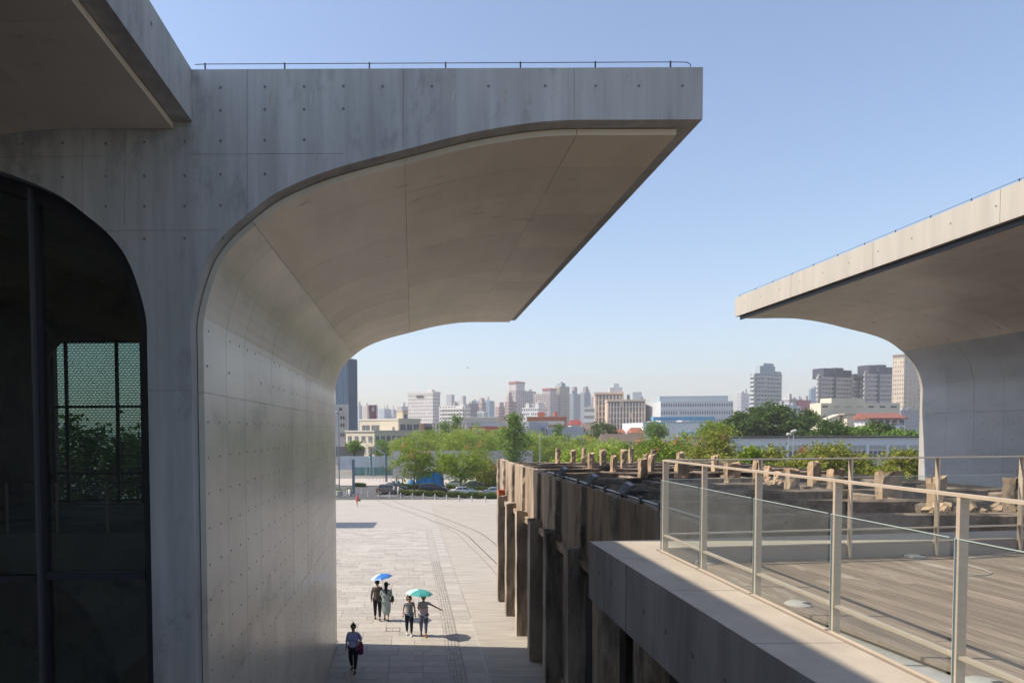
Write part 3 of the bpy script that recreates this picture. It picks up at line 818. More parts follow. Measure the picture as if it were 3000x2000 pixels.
# rubble along the right hand edge
rb = MB()
for k in range(70):
    px = random.choice((random.uniform(2700, 3000), random.uniform(2230, 2300), random.uniform(2740, 2790)))
    p = at(px, random.uniform(1465, 1500), random.uniform(14.2, 15.5)) if px > 2600 else at(px, 1400, random.uniform(22, 24))
    r_ = random.uniform(.04, .13); z = 6.5
    q = Matrix.Rotation(random.uniform(0, 6), 3, 'Z') @ Matrix.Rotation(random.uniform(0, 1), 3, 'X')
    vs = [q @ Vector((sx * r_ * random.uniform(.5, 1), sy * r_ * random.uniform(.5, 1), sz * r_ * random.uniform(.4, .8))) + Vector((p.x, p.y, z + r_ * .5)) for sx in (-1, 1) for sy in (-1, 1) for sz in (-1, 1)]
    rb.add(vs, [(0, 1, 3, 2), (4, 6, 7, 5), (0, 4, 5, 1), (2, 3, 7, 6), (0, 2, 6, 4), (1, 5, 7, 3)])
rb.build('rubble', K['ruin'], hop, kind='stuff')
# weeds on the far corner of the wall are part of the street trees; floodlights and conduit on the wall top
K['pipe'] = mat('galvanised_pipe', (.5, .52, .54), .4, metal=.6)
cd = MB(); cd.tube([(4.70, 23.6, 6.87), (4.70, 18.0, 6.87), (4.70, 11.0, 6.87)], .016, 6)
cd.build('conduit', K['pipe'], label='thin metal conduit fixed along the top of the ruined hopper wall', category='pipe')
for i, (px, py, lab) in enumerate(((1648, 1392, 'square floodlight farthest along the hopper wall, nearest its corner'), (1734, 1408, 'square floodlight in the middle of the three on the hopper wall'), (1835, 1426, 'square floodlight nearest the terrace railing'))):
    Y = 2000 * 4.75 / (px - 1206)
    p = Vector((4.74, Y, 6.80))
    fl = thing('floodlight', lab, 'floodlight', tuple(p), group='floodlights on the hopper wall')
    fl.location = p
    q = Matrix.Translation(p + Vector((0, 0, .21))) @ Matrix.Rotation(R(-35), 4, 'Z') @ Matrix.Rotation(R(38), 4, 'Y')
    mb = MB(); mb.box(-.06, .06, -.15, .15, -.13, .13, mat=q); mb.build('lamp_body', mat('floodlight_grey%d' % i, (.30, .30, .32), .5, metal=.3), fl)
    mb = MB(); mb.box(-.075, -.061, -.14, .14, -.12, .12, mat=q); mb.build('lamp_glass', mat('lamp_lens%d' % i, (.55, .56, .58), .2), fl)
    mb = MB(); mb.box(p.x - .03, p.x + .03, p.y - .03, p.y + .03, 6.795, 6.84); mb.tube([(p.x, p.y, 6.8), (p.x, p.y, 6.95)], .02, 6); mb.build('bracket', K['steel_dark'], fl)
for k, y in enumerate((22.4, 21.2, 19.3, 17.7, 16.6, 15.3, 14.0, 12.9)):
    MB().box(4.66, 4.74, y - .05, y + .05, 6.79, 6.93).build('junction_box', K['steel_dark'], label='small black junction box on the hopper wall, %s counting from the far corner' % ('first second third fourth fifth sixth seventh eighth'.split()[k]), category='box', group='junction boxes on the hopper wall')
# ================================================================== street beyond the plaza
GS = -2.1
rd = MB(); rd.quad((-90, 103.5, GS - .12), (110, 103.5, GS - .12), (110, 131, GS - .12), (-90, 131, GS - .12))
rd.quad((-62, 131, GS - .121), (-16, 131, GS - .121), (-22, 190, GS - .121), (-90, 190, GS - .121))
rd.build('road', K['asphalt'], kind='structure')
sw = MB(); sw.quad((-14, 131, GS), (110, 131, GS), (110, 150, GS), (-20, 150, GS))
sw.box(-14, 110, 130.8, 131, GS - .12, GS + .02)
sw.build('sidewalk', mat('sidewalk', (.46, .41, .36), .9, var=.08, vscale=.6), kind='structure')
md = MB(); md.box(-6, 110, 116.6, 118.2, GS - .12, GS + .02); md.build('median', K['kerb'], kind='structure')
mk = MB()
for i in range(9):
    y = 134 + i * 2.2
    mk.quad((-34, y, GS - .115), (-16.5 - i * .3, y, GS - .115), (-16.5 - i * .3, y + .9, GS - .115), (-34, y + .9, GS - .115))
for i in range(24):
    x = -30 + i * 6
    mk.quad((x, 110.6, GS - .115), (x + 3, 110.6, GS - .115), (x + 3, 110.78, GS - .115), (x, 110.78, GS - .115))
mk.build('road_marking', K['paint'], kind='structure')

def z1(x, y): return (980 + x / 4.704, 1280 + y / 4.704)
# bollards with chains along the plaza edge
bl = [(138, 775), (375, 775), (465, 822), (612, 826), (762, 832), (915, 838), (1075, 846), (1225, 852), (1385, 860), (1545, 868), (1715, 878), (1890, 886), (2080, 893)]
K['bollard'] = mat('bollard_stone', (.5, .5, .5), .6, var=.1, vscale=5)
pos = [on_ground(*z1(*p)) for p in bl]
b0 = thing('bollard', 'stone bollard', 'bollard', (0, 0, 0), 'bollards along the plaza edge')
MB().lathe([(.13, 0), (.13, .05), (.09, .08), (.085, .62), (.10, .66), (.10, .78), (.06, .84), (.0005, .85)], n=10).build('shaft', K['bollard'], b0, smooth=False)
MB().lathe([(.104, .67), (.104, .71)], n=10).build('collar', K['steel_dark'], b0)
nm = ['leftmost', 'second', 'third', 'fourth', 'fifth', 'sixth', 'seventh', 'eighth', 'ninth', 'tenth', 'eleventh', 'twelfth', 'last']
for i, p in enumerate(pos):
    o = b0 if i == 0 else copy_thing(b0)
    o['label'] = '%s of the short grey bollards along the plaza edge, counted from the left' % nm[i]
    o.location = p
for i in range(3, len(pos)):
    a, b = pos[i - 1] + Vector((0, 0, .6)), pos[i] + Vector((0, 0, .6))
    if i < 4: continue
    MB().tube([a.lerp(b, k / 8) + Vector((0, 0, -.30 * math.sin(math.pi * k / 8))) for k in range(9)], .022, 5).build('chain', K['bollard'], label='sagging chain between the %s and %s bollards' % (nm[i - 1], nm[i]), category='chain', group='chains between bollards')

# ------------------------------------------------------------------ foliage
LF = {
 'koel': leafmat('leaf_goldenrain', (.14, .24, .015), (.25, .31, .03)),
 'koel2': leafmat('leaf_goldenrain_dry', (.17, .21, .025), (.27, .27, .04)),
 'willow': leafmat('leaf_willow', (.24, .34, .04), (.36, .43, .07)),
 'dark': leafmat('leaf_camphor', (.035, .08, .012), (.10, .16, .02)),
 'poplar': leafmat('leaf_poplar', (.09, .18, .02), (.19, .29, .04)),
 'pod': leafmat('pod_pink', (.48, .16, .10), (.55, .30, .15)),
 'hedge': leafmat('leaf_hedge', (.07, .12, .01), (.17, .21, .03)),
}
K['bark'] = mat('bark', (.10, .075, .055), .95, var=.2, vscale=5, bump=.4)
RNG = np.random.default_rng(11)
def leaf_mesh(name, pts, size, mats, jitter=.5, droop=0.0, aspect=.5, mi=None):
    n = len(pts)
    a = RNG.normal(size=(n, 3)); a[:, 2] *= .6; a[:, 2] -= droop
    a /= np.linalg.norm(a, axis=1)[:, None]
    up = RNG.normal(size=(n, 3)) * .7 + np.array([0, 0, .8])
    b = np.cross(a, up); b /= (np.linalg.norm(b, axis=1)[:, None] + 1e-9)
    s = size * (1 + jitter * RNG.uniform(-1, 1, (n, 1)))
    a = a * s; b = b * s * aspect
    v = np.empty((n, 4, 3)); v[:, 0] = pts - a; v[:, 1] = pts + b * .9 - a * .1; v[:, 2] = pts + a; v[:, 3] = pts - b * .9 - a * .1
    me = bpy.data.meshes.new(name)
    me.vertices.add(n * 4); me.vertices.foreach_set('co', v.ravel())
    me.loops.add(n * 4); me.loops.foreach_set('vertex_index', np.arange(n * 4, dtype=np.int32))
    me.polygons.add(n); me.polygons.foreach_set('loop_start', np.arange(0, n * 4, 4, dtype=np.int32)); me.polygons.foreach_set('loop_total', np.full(n, 4, dtype=np.int32))
    for m_ in mats: me.materials.append(m_)
    if mi is not None: me.polygons.foreach_set('material_index', mi.astype(np.int32))
    me.update(); me.validate()
    return me
def crown_pts(c, rx, ry, rz, nclump, nleaf, clump_r, shape='round'):
    d = RNG.normal(size=(nclump, 3)); d /= np.linalg.norm(d, axis=1)[:, None]
    r = RNG.uniform(.35, 1.0, (nclump, 1)) ** .6
    cc = d * r
    if shape == 'poplar':
        t = RNG.uniform(-1, 1, nclump); wd = np.clip(1 - np.abs(t) ** 1.6, .1, 1)
        th = RNG.uniform(0, 2 * np.pi, nclump); q = np.sqrt(RNG.uniform(0, 1, nclump)) * wd
        cc = np.stack([np.cos(th) * q, np.sin(th) * q, t], 1)
    lob = 1 + .22 * np.sin(d[:, 0:1] * 5 + RNG.uniform(0, 6)) * np.sin(d[:, 2:3] * 4 + RNG.uniform(0, 6))
    cc = cc * lob * np.array([rx, ry, rz])
    ctr = np.repeat(cc, nleaf, axis=0)
    off = RNG.normal(size=ctr.shape) * clump_r * RNG.uniform(.6, 1.3, (nclump, 1)).repeat(nleaf, axis=0)
    off[:, 2] *= .6
    if shape == 'willow': off[:, 2] = -np.abs(off[:, 2]) * 3.0 + .3
    return ctr + off + np.array(c), cc + np.array(c)
def tree(name, label, base, ctop, rx, rz, kind, nclump, nleaf, leaf, shape='round', group=None, pods=0, trunk=.14, gappy=.33):
    base = Vector(base); c = Vector((base.x, base.y, ctop - rz))
    t = thing(name, label, 'tree', tuple(base), group)
    pts, cc = crown_pts(c, rx, rx * .95, rz, nclump, nleaf, gappy * min(rx, rz, 2.2), shape)
    link('crown', leaf_mesh('crown', pts, leaf, [LF[kind]], droop=1.2 if shape == 'willow' else .15, aspect=.28 if shape == 'willow' else .55), t)
    m_ = MB(); fork = base.lerp(c, .62)
    wob = lambda s: Vector((random.uniform(-s, s), random.uniform(-s, s), 0))
    m_.tube([base - Vector((0, 0, .1)), base.lerp(fork, .5) + wob(.08), fork], [trunk * 1.25, trunk, trunk * .8], 7)
    for k in range(7):
        e = Vector(cc[RNG.integers(len(cc))]); e = c.lerp(e, .8)
        if e.z < fork.z: e.z = fork.z + .3
        m_.tube([fork - Vector((0, 0, .15)), fork.lerp(e, .5) + Vector((0, 0, .12 * rz)), e], [trunk * .6, trunk * .35, trunk * .1], 5)
    m_.build('trunk', K['bark'], t)
    if pods:
        up = cc[cc[:, 2] > c.z + rz * .15]
        sel = up[RNG.integers(len(up), size=pods)] if len(up) else cc[:pods]
        sel = np.array(c) + (sel - np.array(c)) * 1.12 + np.array([0, 0, .2])
        p2 = np.repeat(sel, 60, axis=0) + RNG.normal(size=(pods * 60, 3)) * np.array([.26, .26, .30]) * (rx / 2.6)
        link('seed_pods', leaf_mesh('seed_pods', p2, .12 * max(1, rx / 3), [LF['pod']], aspect=.8), t, kind='stuff')
    return t
def hedge(name, label, a, b, w_, h, n, group='clipped hedges by the road'):
    a, b = Vector(a), Vector(b); d = (b - a); L = d.length; d.normalize(); nrm = Vector((-d.y, d.x, 0))
    t = thing(name, label, 'hedge', tuple(a), group)
    s = RNG.uniform(0, L, n); q = RNG.uniform(-.5, .5, n) * w_; z = RNG.uniform(0, 1, n) ** .6 * h * (1 + .12 * np.sin(s * 2.1) + .08 * np.sin(s * 5.3))
    pts = np.stack([a.x + d.x * s + nrm.x * q, a.y + d.y * s + nrm.y * q, a.z + z], 1)
    link('foliage', leaf_mesh('foliage', pts, .10, [LF['hedge']], aspect=.6), t)
    m_ = MB(); P = [a + nrm * w_ * .4, a - nrm * w_ * .4, b - nrm * w_ * .4, b + nrm * w_ * .4]
    m_.prism([(p.x, p.y) for p in P], a.z - .05, a.z + h * .78, axis='z'); m_.build('stems', mat('hedge_core', (.03, .05, .01), .95), t)
    return t
def hz(p, q, w_, h, n, lab, g=GS):
    a, b = on_ground(*z1(*p)), on_ground(*z1(*q)); a.z = b.z = g
    hedge('hedge', lab, a, b, w_, h, n)
hz((905, 790), (2330, 845), 1.3, .75, 9000, 'long low clipped hedge right behind the chained bollards')
hz((900, 705), (1180, 710), .9, .8, 2600, 'short hedge on the median left of the black people carrier')
hz((1555, 715), (2110, 742), .9, .7, 3500, 'hedge on the median behind the white saloon')
hz((285, 675), (425, 678), 1.0, .6, 1200, 'small isolated hedge at the corner of the crossing')
hz((1950, 615), (2400, 618), 1.2, 1.2, 3200, 'taller hedge in front of the grey wall by the ruin')
hz((2020, 672), (2400, 676), 1.0, .9, 2400, 'hedge between the two at the right beside the ruined wall')

# goldenrain street trees: (px of base, py of base, px of crown centre, top y, crown half width px, pods)
def px_tree(label, bx, by, top, hw, kind, nclump, nleaf, leaf, shape='round', name='street_tree', group='goldenrain trees along the street', pods=0, Y=None, zb=None, crown_h=None, trunk=.14, gappy=.33):
    if Y is None: p = on_ground(bx, by)
    else: p = at(bx, by, Y); p.z = GS if zb is None else zb
    s = p.y / FPX
    zt = at(bx, top, p.y).z
    rx = hw * s
    rz = (crown_h * s / 2) if crown_h else min(rx * .8, (zt - p.z) * .4)
    return tree(name, label, p, zt, rx, rz, kind, nclump, nleaf, leaf, shape, group, pods, trunk, gappy)
px_tree('goldenrain tree with pink pods in front of the blue tarpaulin stall', 1213, 1441, 1308, 56, 'koel', 62, 75, .19, pods=5, crown_h=92)
px_tree('goldenrain tree standing behind the white saloon car', 1349, 1445, 1322, 60, 'koel', 62, 75, .19, pods=0, crown_h=82)
px_tree('goldenrain tree on the far pavement with pink pods, left of the ruin', 1400, 1408, 1305, 46, 'koel', 52, 70, .19, pods=5, crown_h=104)
px_tree('goldenrain tree nearest the ruined wall with low foliage', 1430, 1432, 1345, 50, 'koel2', 52, 70, .18, pods=3, crown_h=72)
px_tree('goldenrain tree with forked trunk beside the blue stall', 1298, 1421, 1330, 40, 'koel', 40, 65, .18, crown_h=60)
px_tree('small dense tree behind the traffic light mast', 1118, 1378, 1289, 30, 'poplar', 46, 60, .2, crown_h=60, name='roadside_tree', group='trees across the road')
# bright willows across the road
wl = ((1190, 1284, 34), (1228, 1280, 36), (1272, 1272, 40), (1345, 1268, 46), (1408, 1262, 50), (1462, 1268, 44), (1528, 1272, 42), (1585, 1276, 46), (1640, 1280, 44), (1700, 1288, 40), (1748, 1296, 38), (1806, 1302, 40))
wn = 'leftmost second third fourth fifth sixth seventh eighth ninth tenth eleventh last'.split()
for i, (x, t_, hw) in enumerate(wl):
    px_tree('bright green willow across the road, %s in the row from the left' % wn[i], x, 1380, t_ - 16, hw * 1.3, 'willow', 170, 75, .24, 'willow', 'willow_tree', 'willows across the road', Y=158 + (i % 3) * 9, crown_h=104)
px_tree('slender poplar rising above the willows left of the red billboard', 1262, 1380, 1262, 26, 'poplar', 60, 45, .24, 'poplar', 'poplar_tree', 'poplars above the willows', Y=178, crown_h=96)
px_tree('slender poplar tree in front of the red billboard left end', 1338, 1380, 1224, 24, 'poplar', 60, 40, .24, 'poplar', 'poplar_tree', 'poplars above the willows', Y=176, crown_h=130)
px_tree('thicker poplar beside the first, above the willow crowns', 1302, 1380, 1240, 30, 'poplar', 75, 45, .24, 'poplar', 'poplar_tree', 'poplars above the willows', Y=182, crown_h=120)
px_tree('tall light green poplar right of the red billboard', 1507, 1400, 1222, 44, 'poplar', 95, 50, .24, 'poplar', 'poplar_tree', 'poplars above the willows', Y=140, crown_h=150)
px_tree('spiky poplar top rising before the orange brick building', 1634, 1380, 1240, 20, 'poplar', 40, 40, .24, 'poplar', 'poplar_tree', 'poplars above the willows', Y=175, crown_h=90)
px_tree('grey green tree before the tan office block', 1768, 1340, 1233, 46, 'dark', 80, 45, .26, name='broadleaf_tree', group='dark trees in front of the city', Y=200, crown_h=76)
px_tree('rounded bushy tree in front of the blue roofed shed', 1922, 1330, 1237, 30, 'poplar', 60, 55, .26, name='broadleaf_tree', group='dark trees in front of the city', Y=190, crown_h=52)
# trees just beyond the ruin
gd = ((1690, 1318, 58, 0, 'willow'), (1770, 1312, 60, 0, 'willow'), (1845, 1300, 62, 2, 'koel'), (1925, 1288, 66, 4, 'koel'), (2005, 1272, 72, 5, 'koel'), (2085, 1262, 62, 1, 'koel2'), (2150, 1330, 64, 0, 'koel2'), (2245, 1322, 60, 0, 'koel2'), (2330, 1340, 66, 0, 'koel2'), (2420, 1304, 72, 3, 'koel2'), (2500, 1338, 60, 2, 'koel2'), (2585, 1372, 60, 0, 'koel2'), (2652, 1322, 56, 0, 'koel2'), (2120, 1358, 70, 0, 'koel2'), (2290, 1368, 84, 0, 'koel2'), (2460, 1372, 84, 0, 'koel2'), (2205, 1304, 26, 0, 'koel'))
gn = ['leftmost', 'second', 'third', 'fourth', 'fifth', 'sixth', 'seventh', 'eighth', 'ninth', 'tenth', 'eleventh', 'twelfth', 'thirteenth', 'fourteenth', 'fifteenth', 'sixteenth', 'seventeenth']
order = sorted(range(len(gd)), key=lambda i: gd[i][0])
for i, (x, t_, hw, pods, kd) in enumerate(gd):
    px_tree('leafy goldenrain tree just beyond the ruin, %s from the left' % gn[order.index(i)], x, 1420, t_, hw, kd, 95, 75, .155 if x > 2050 else .17, name='street_tree', group='goldenrain trees beyond the ruin', pods=pods, Y=(62 + (i * 5) % 13) if x > 2050 else 80 + (i * 7) % 15, crown_h=min(150, (1425 - t_)), zb=-1.6, gappy=.30)
# big dark trees
px_tree('largest dark camphor tree, domed, left of the cream factory', 2265, 1330, 1186, 112, 'dark', 260, 85, .33, name='camphor_tree', group='dark camphor trees behind the low school', Y=150, crown_h=150)
px_tree('dark camphor tree to the left of the largest, lower', 2165, 1330, 1212, 66, 'dark', 130, 75, .30, name='camphor_tree', group='dark camphor trees behind the low school', Y=146, crown_h=120)
px_tree('dark camphor tree in front of the cream factory', 2434, 1330, 1236, 52, 'dark', 110, 75, .26, name='camphor_tree', group='dark camphor trees behind the low school', Y=128, crown_h=90)
px_tree('dark camphor tree before the red roofed house', 2570, 1330, 1236, 46, 'dark', 110, 75, .26, name='camphor_tree', group='dark camphor trees behind the low school', Y=130, crown_h=90)
px_tree('mid green tree between two camphors before the factory', 2508, 1330, 1250, 40, 'poplar', 80, 70, .24, name='camphor_tree', group='dark camphor trees behind the low school', Y=126, crown_h=70)
px_tree('lower bushy tree at the right end behind the school', 2640, 1330, 1258, 36, 'poplar', 70, 65, .24, name='camphor_tree', group='dark camphor trees behind the low school', Y=124, crown_h=60)
px_tree('light green tree left of the camphors over the low school', 2098, 1330, 1240, 48, 'koel', 95, 65, .24, name='broadleaf_tree', group='dark trees in front of the city', Y=135, crown_h=80)
px_tree('shrubby green tree on the wall at the far left', 1040, 1330, 1291, 30, 'poplar', 40, 50, .22, name='roadside_tree', group='trees across the road', Y=172, crown_h=30, zb=GS)

for i, (x, y, lab) in enumerate(((-19, 40, 'dark tree seen through the metal screen of the gallery, left'), (-16.5, 44, 'dark tree seen through the metal screen of the gallery, right'))):
    tree('broadleaf_tree', lab, (x, y, gz(0, y)), 8.6, 2.6, 2.6, 'dark', 60, 60, .2, group='trees seen through the gallery screen')
# ------------------------------------------------------------------ street furniture
K['pole'] = mat('pole_grey', (.36, .39, .42), .5, metal=.3)
K['poleblue'] = mat('pole_blue_grey', (.13, .17, .23), .5, metal=.2)
def lamp(label, bx, by, top, arms, Y=None, r=.09, globe=False, colk='pole'):
    p = on_ground(bx, by) if Y is None else at(bx, by, Y)
    if Y is not None: p.z = GS
    zt = at(bx, top, p.y).z; s = p.y / FPX
    t = thing('street_lamp', label, 'street lamp', tuple(p), 'street lamps')
    MB().tube([p, (p.x, p.y, zt)], [r, r * .6], 8).build('pole', K[colk], t)
    for dx, dz in arms:
        e = Vector((p.x + dx * s, p.y, zt + dz * s))
        if globe:
            MB().tube([(p.x, p.y, zt - .1), (e.x, e.y, e.z - .2)], r * .4, 6).build('arm', K[colk], t)
            MB().lathe([(.02, -.22), (.15, -.12), (.21, 0), (.15, .12), (.02, .2)], tuple(e), 10).build('globe', K['white'], t, smooth=True)
        else:
            MB().tube([(p.x, p.y, zt - .3 - abs(dz) * s * 0), (p.x + (e.x - p.x) * .5, p.y, zt + dz * s * .8), tuple(e)], r * .5, 6).build('arm', K[colk], t)
            q = 1 if dx > 0 else -1
            MB().box(min(e.x, e.x + q * .9), max(e.x, e.x + q * .9), e.y - .16, e.y + .16, e.z - .06, e.z + .08).build('lamp_head', K['white'], t)
lamp('tall grey street lamp with one arm above the willows', 1582, 1375, 1275, [(16, -4)], Y=118)
lamp('street lamp with two arms to the right of the single armed one', 1704, 1375, 1272, [(-12, -2), (-4, -12)], Y=118)
lamp('blue grey plaza lamp with two globes close by the left wall', 994, 1432, 1207, [(-6, 0), (7, 0)], r=.11, globe=True, colk='poleblue')
lamp('pair lamp post with white globes left of a twin before the school', 2309, 1400, 1268, [(-2, -4), (3, -5)], Y=72, r=.07, globe=True)
lamp('lamp post with white globe right of its twin before the school', 2323, 1400, 1264, [(-3, 0), (4, 2)], Y=73, r=.07, globe=True)
lamp('curved arm street lamp beside the traffic signs', 1073, 1402, 1290, [(-22, 10)], r=.07)
lamp('curved arm street lamp behind the traffic signs', 1100, 1385, 1284, [(-20, 6)], r=.07)
lamp('curved arm street lamp left of the first street tree', 1180, 1418, 1290, [(-22, 8)], r=.07)
lamp('thin white lamp post behind the first street tree', 1221, 1421, 1285, [(-5, 4)], r=.07)
def signal(label, bx, by, top, kw, arm=None, heads=()):
    p = on_ground(bx, by); zt = at(bx, top, p.y).z; s = p.y / FPX
    t = thing('traffic_light', label, 'traffic light', tuple(p), 'traffic lights at the crossing')
    MB().box(p.x - kw, p.x + kw, p.y - .14, p.y + .14, p.z - .1, zt).build('post', K['poleblue'], t)
    if arm:
        e = at(arm[0], arm[1], p.y); MB().tube([(p.x, p.y, zt - .2), tuple(e)], .08, 6).build('arm', K['pole'], t)
    for (hx, hy, hcol) in heads:
        h = at(hx, hy, p.y); y = p.y - .3
        b = MB().box(h.x - .18, h.x + .18, y - .12, y + .12, h.z - .5, h.z + .5).build('signal_head', K['steel_dark'] if hcol != 'w' else K['pole'], t)
        for i, (dz, c) in enumerate(((.32, (.25, .03, .02)), (0, (.22, .14, .02)), (-.32, (.01, .3, .16)))):
            em = ((.02, .9, .45), 3.0) if (hcol == 'g' and dz < 0) else None
            MB().lathe([(.12, -.02), (.12, .02), (.0005, .03)], (h.x, y - .13, h.z + dz), 8, mat=Matrix.Rotation(R(90), 3, 'X')).build('signal_lens', mat('lens', c if hcol != 'w' else (.6, .62, .62), .3, emit=em), b)
signal('blue grey traffic light post near the left wall, seen edge on', 1036, 1444, 1345, .22, heads=((1026, 1352, 'w'),))
signal('tall traffic light mast with a sign arm to the left', 1132, 1411, 1328, .20, arm=(1100, 1314), heads=((1125, 1340, 'w'), (1131, 1381, 'd')))
signal('traffic light showing green under the round signs', 1088, 1392, 1310, .16, heads=((1083, 1334, 'g'),))
def text_mesh(cu):
    o = bpy.data.objects.new('text', cu); COL.objects.link(o); bpy.context.view_layer.update()
    me = bpy.data.meshes.new_from_object(o.evaluated_get(bpy.context.evaluated_depsgraph_get())); bpy.data.objects.remove(o)
    return me
# two round speed limit signs
for (sx, sy, lab, txt) in ((1083, 1313, 'round red rimmed speed limit sign, left of the pair', '40'), (1093, 1312, 'round speed limit sign with grey plate, right of the pair', '')):
    p = at(sx, sy, 151.0 if txt else 153.0); t = thing('road_sign', lab, 'road sign', tuple(p), 'round road signs')
    rot = Matrix.Rotation(R(90), 3, 'X')
    MB().lathe([(.36, 0), (.36, .03), (.0005, .031)], tuple(p), 16, mat=rot).build('rim', mat('sign_red' + lab[:3], (.5, .03, .03) if txt else (.3, .25, .28), .5), t)
    MB().lathe([(.26, .031), (.26, .05), (.0005, .051)], tuple(p), 16, mat=rot).build('plate', K['white'], t)
    cu = bpy.data.curves.new('numeral', 'FONT'); cu.body = '40'; cu.size = .32; cu.align_x = 'CENTER'; cu.align_y = 'CENTER'; cu.materials.append(K['steel_dark'])
    o = link('numeral', text_mesh(cu), t); o.location = p + Vector((0, -.056, 0)); o.rotation_euler = (R(90), 0, 0)
    MB().tube([(p.x, p.y + .1, GS), (p.x, p.y + .1, p.z + .3)], .05, 6).build('post', K['pole'], t)
# low railing along the far corner and small posts on the pavement
for i in range(9):
    p = on_ground(*z1(470 + i * 52, 588 + i * 6)); p.z = GS
    MB().lathe([(.06, 0), (.06, .8), (.075, .82), (.075, .9), (.0005, .92)], tuple(p), 8).build('bollard', K['bollard'], label='thin post on the far pavement corner, %s from the left' % ['first', 'second', 'third', 'fourth', 'fifth', 'sixth', 'seventh', 'eighth', 'ninth'][i], category='post', group='thin posts on the far pavement')
# planters by the left wall
for i, (x, y) in enumerate(((66, 808), (208, 800))):
    p = on_ground(*z1(x, y)); t = thing('planter', ('white round planter at the foot of the plaza lamp', 'white planter right of the one by the lamp')[i], 'planter', tuple(p), 'planters at the plaza edge')
    MB().lathe([(.42, 0), (.55, .1), (.6, .7), (.66, .75), (.6, .8), (.0005, .78)], tuple(p), 12).build('bowl', K['white'], t)
    n_ = 160; q = RNG.normal(size=(n_, 3)) * np.array([.3, .3, .14]) + np.array([p.x, p.y, p.z + .95]); link('plant', leaf_mesh('plant', q, .1, [LF['hedge']]), t)
# stall under blue tarpaulin
p = on_ground(*z1(1290, 672)); s = p.y / FPX
x0, x1_ = on_ground(*z1(1120, 672)).x, on_ground(*z1(1490, 672)).x
zt = at(1290, 1280 + 475 / 4.704, p.y).z
st = thing('covered_stall', 'stall draped in blue and green tarpaulin on the far pavement', 'stall', tuple(p))
K['tarp'] = mat('blue_tarpaulin', (.02, .26, .62), .45, var=.3, vscale=1.2, stretch=(2, 1, .6), bump=.6, bscale=2)
K['tarp2'] = mat('green_tarpaulin', (.06, .26, .12), .5, var=.35, vscale=1.4, bump=.5, bscale=2)
def drape(xa, xb, y, za, zb, m_, nm_, amp=.08):
    mb = MB(); nx, nz = 18, 7; idx = lambda i, k: i * (nz + 1) + k
    vs = []
    for i in range(nx + 1):
        for k in range(nz + 1):
            vs.append((xa + (xb - xa) * i / nx, y + amp * math.sin(i * 1.7 + k * .3) * (1 - k / nz * .6) + random.uniform(-.02, .02), za + (zb - za) * k / nz + (random.uniform(-.05, .02) if k == nz else 0)))
    mb.add(vs, [(idx(i, k), idx(i + 1, k), idx(i + 1, k + 1), idx(i, k + 1)) for i in range(nx) for k in range(nz)])
    mb.build(nm_, m_, st, smooth=True)
drape(x0, x1_, p.y, GS, zt - .1, K['tarp'], 'tarpaulin')
drape(x0 + .3, x0 + (x1_ - x0) * .62, p.y - .2, GS + 1.6, zt, K['tarp2'], 'tarpaulin')
MB().box(x0, x1_, p.y + .15, p.y + 2.6, GS, zt - .05).build('stall_body', mat('stall_navy', (.03, .06, .14), .6), st)
MB().box(x0 + .2, x1_ - .4, p.y - .25, p.y + 2.7, zt - .03, zt + .1).build('roof_boards', mat('rust_boards', (.26, .16, .1), .9, var=.3, vscale=4), st)
mb = MB(); pm = on_ground(*z1(1065, 668)); mb.lathe([(.75, 0), (.8, .4), (.55, .9), (.2, 1.25), (.0005, 1.3)], tuple(pm), 12, sy=.8)
mb.build('covered_moped', K['tarp'], smooth=True, label='small rounded heap under blue tarpaulin left of the stall', category='covered heap')
# walls and hoardings across the road
def wallslab(name, label, cat, a, b, Y, ytop, ybot, colr, step=None, colr2=None, group=None):
    pa, pb = at(a, ytop, Y), at(b, ytop, Y); zb = GS if ybot is None else at(a, ybot, Y).z
    t = thing(name, label, cat, (pa.x, Y, zb), group)
    m1 = mat(name + '_paint', colr, .85, var=.07, vscale=.7)
    n_ = max(1, int((pb.x - pa.x) / step)) if step else 1
    dx = (pb.x - pa.x) / n_
    for i in range(n_):
        MB().box(pa.x + i * dx + .03, pa.x + (i + 1) * dx - .03, Y, Y + .25, zb, pa.z + (pb.z - pa.z) * (i + .5) / n_).build('panel', m1, t)
    for i in range(n_ + 1):
        MB().box(pa.x + i * dx - .028, pa.x + i * dx + .028, Y - .05, Y + .28, zb, pa.z + .1).build('post', mat(name + '_post', colr2 or tuple(c * .6 for c in colr), .8), t)
    return t
wallslab('hoarding', 'white site hoarding along the road behind the crossing', 'hoarding', 990, 1152, 168, 1336, 1375, (.55, .58, .62), 3.2)
wallslab('noise_wall', 'brownish concrete wall with dark slots above the hoarding', 'wall', 985, 1066, 174, 1307, 1338, (.25, .23, .20), 4.0, (.05, .05, .05))
wallslab('slat_wall', 'long grey slatted wall behind the street trees', 'wall', 1150, 1560, 150, 1320, None, (.42, .42, .44), 5.0)
wallslab('white_wall', 'white rendered wall behind the blue stall', 'wall', 1228, 1392, 146, 1368, None, (.78, .77, .75), 12.0, (.6, .58, .5))
wallslab('grey_gate_wall', 'grey gate and pale wall between white wall and ruin', 'wall', 1396, 1500, 145, 1372, None, (.50, .50, .50), 6.0, (.55, .52, .42))
wallslab('green_fence', 'thin green mesh fence beyond the crossing', 'fence', 1040, 1160, 160, 1368, None, (.16, .30, .28), 1.5)
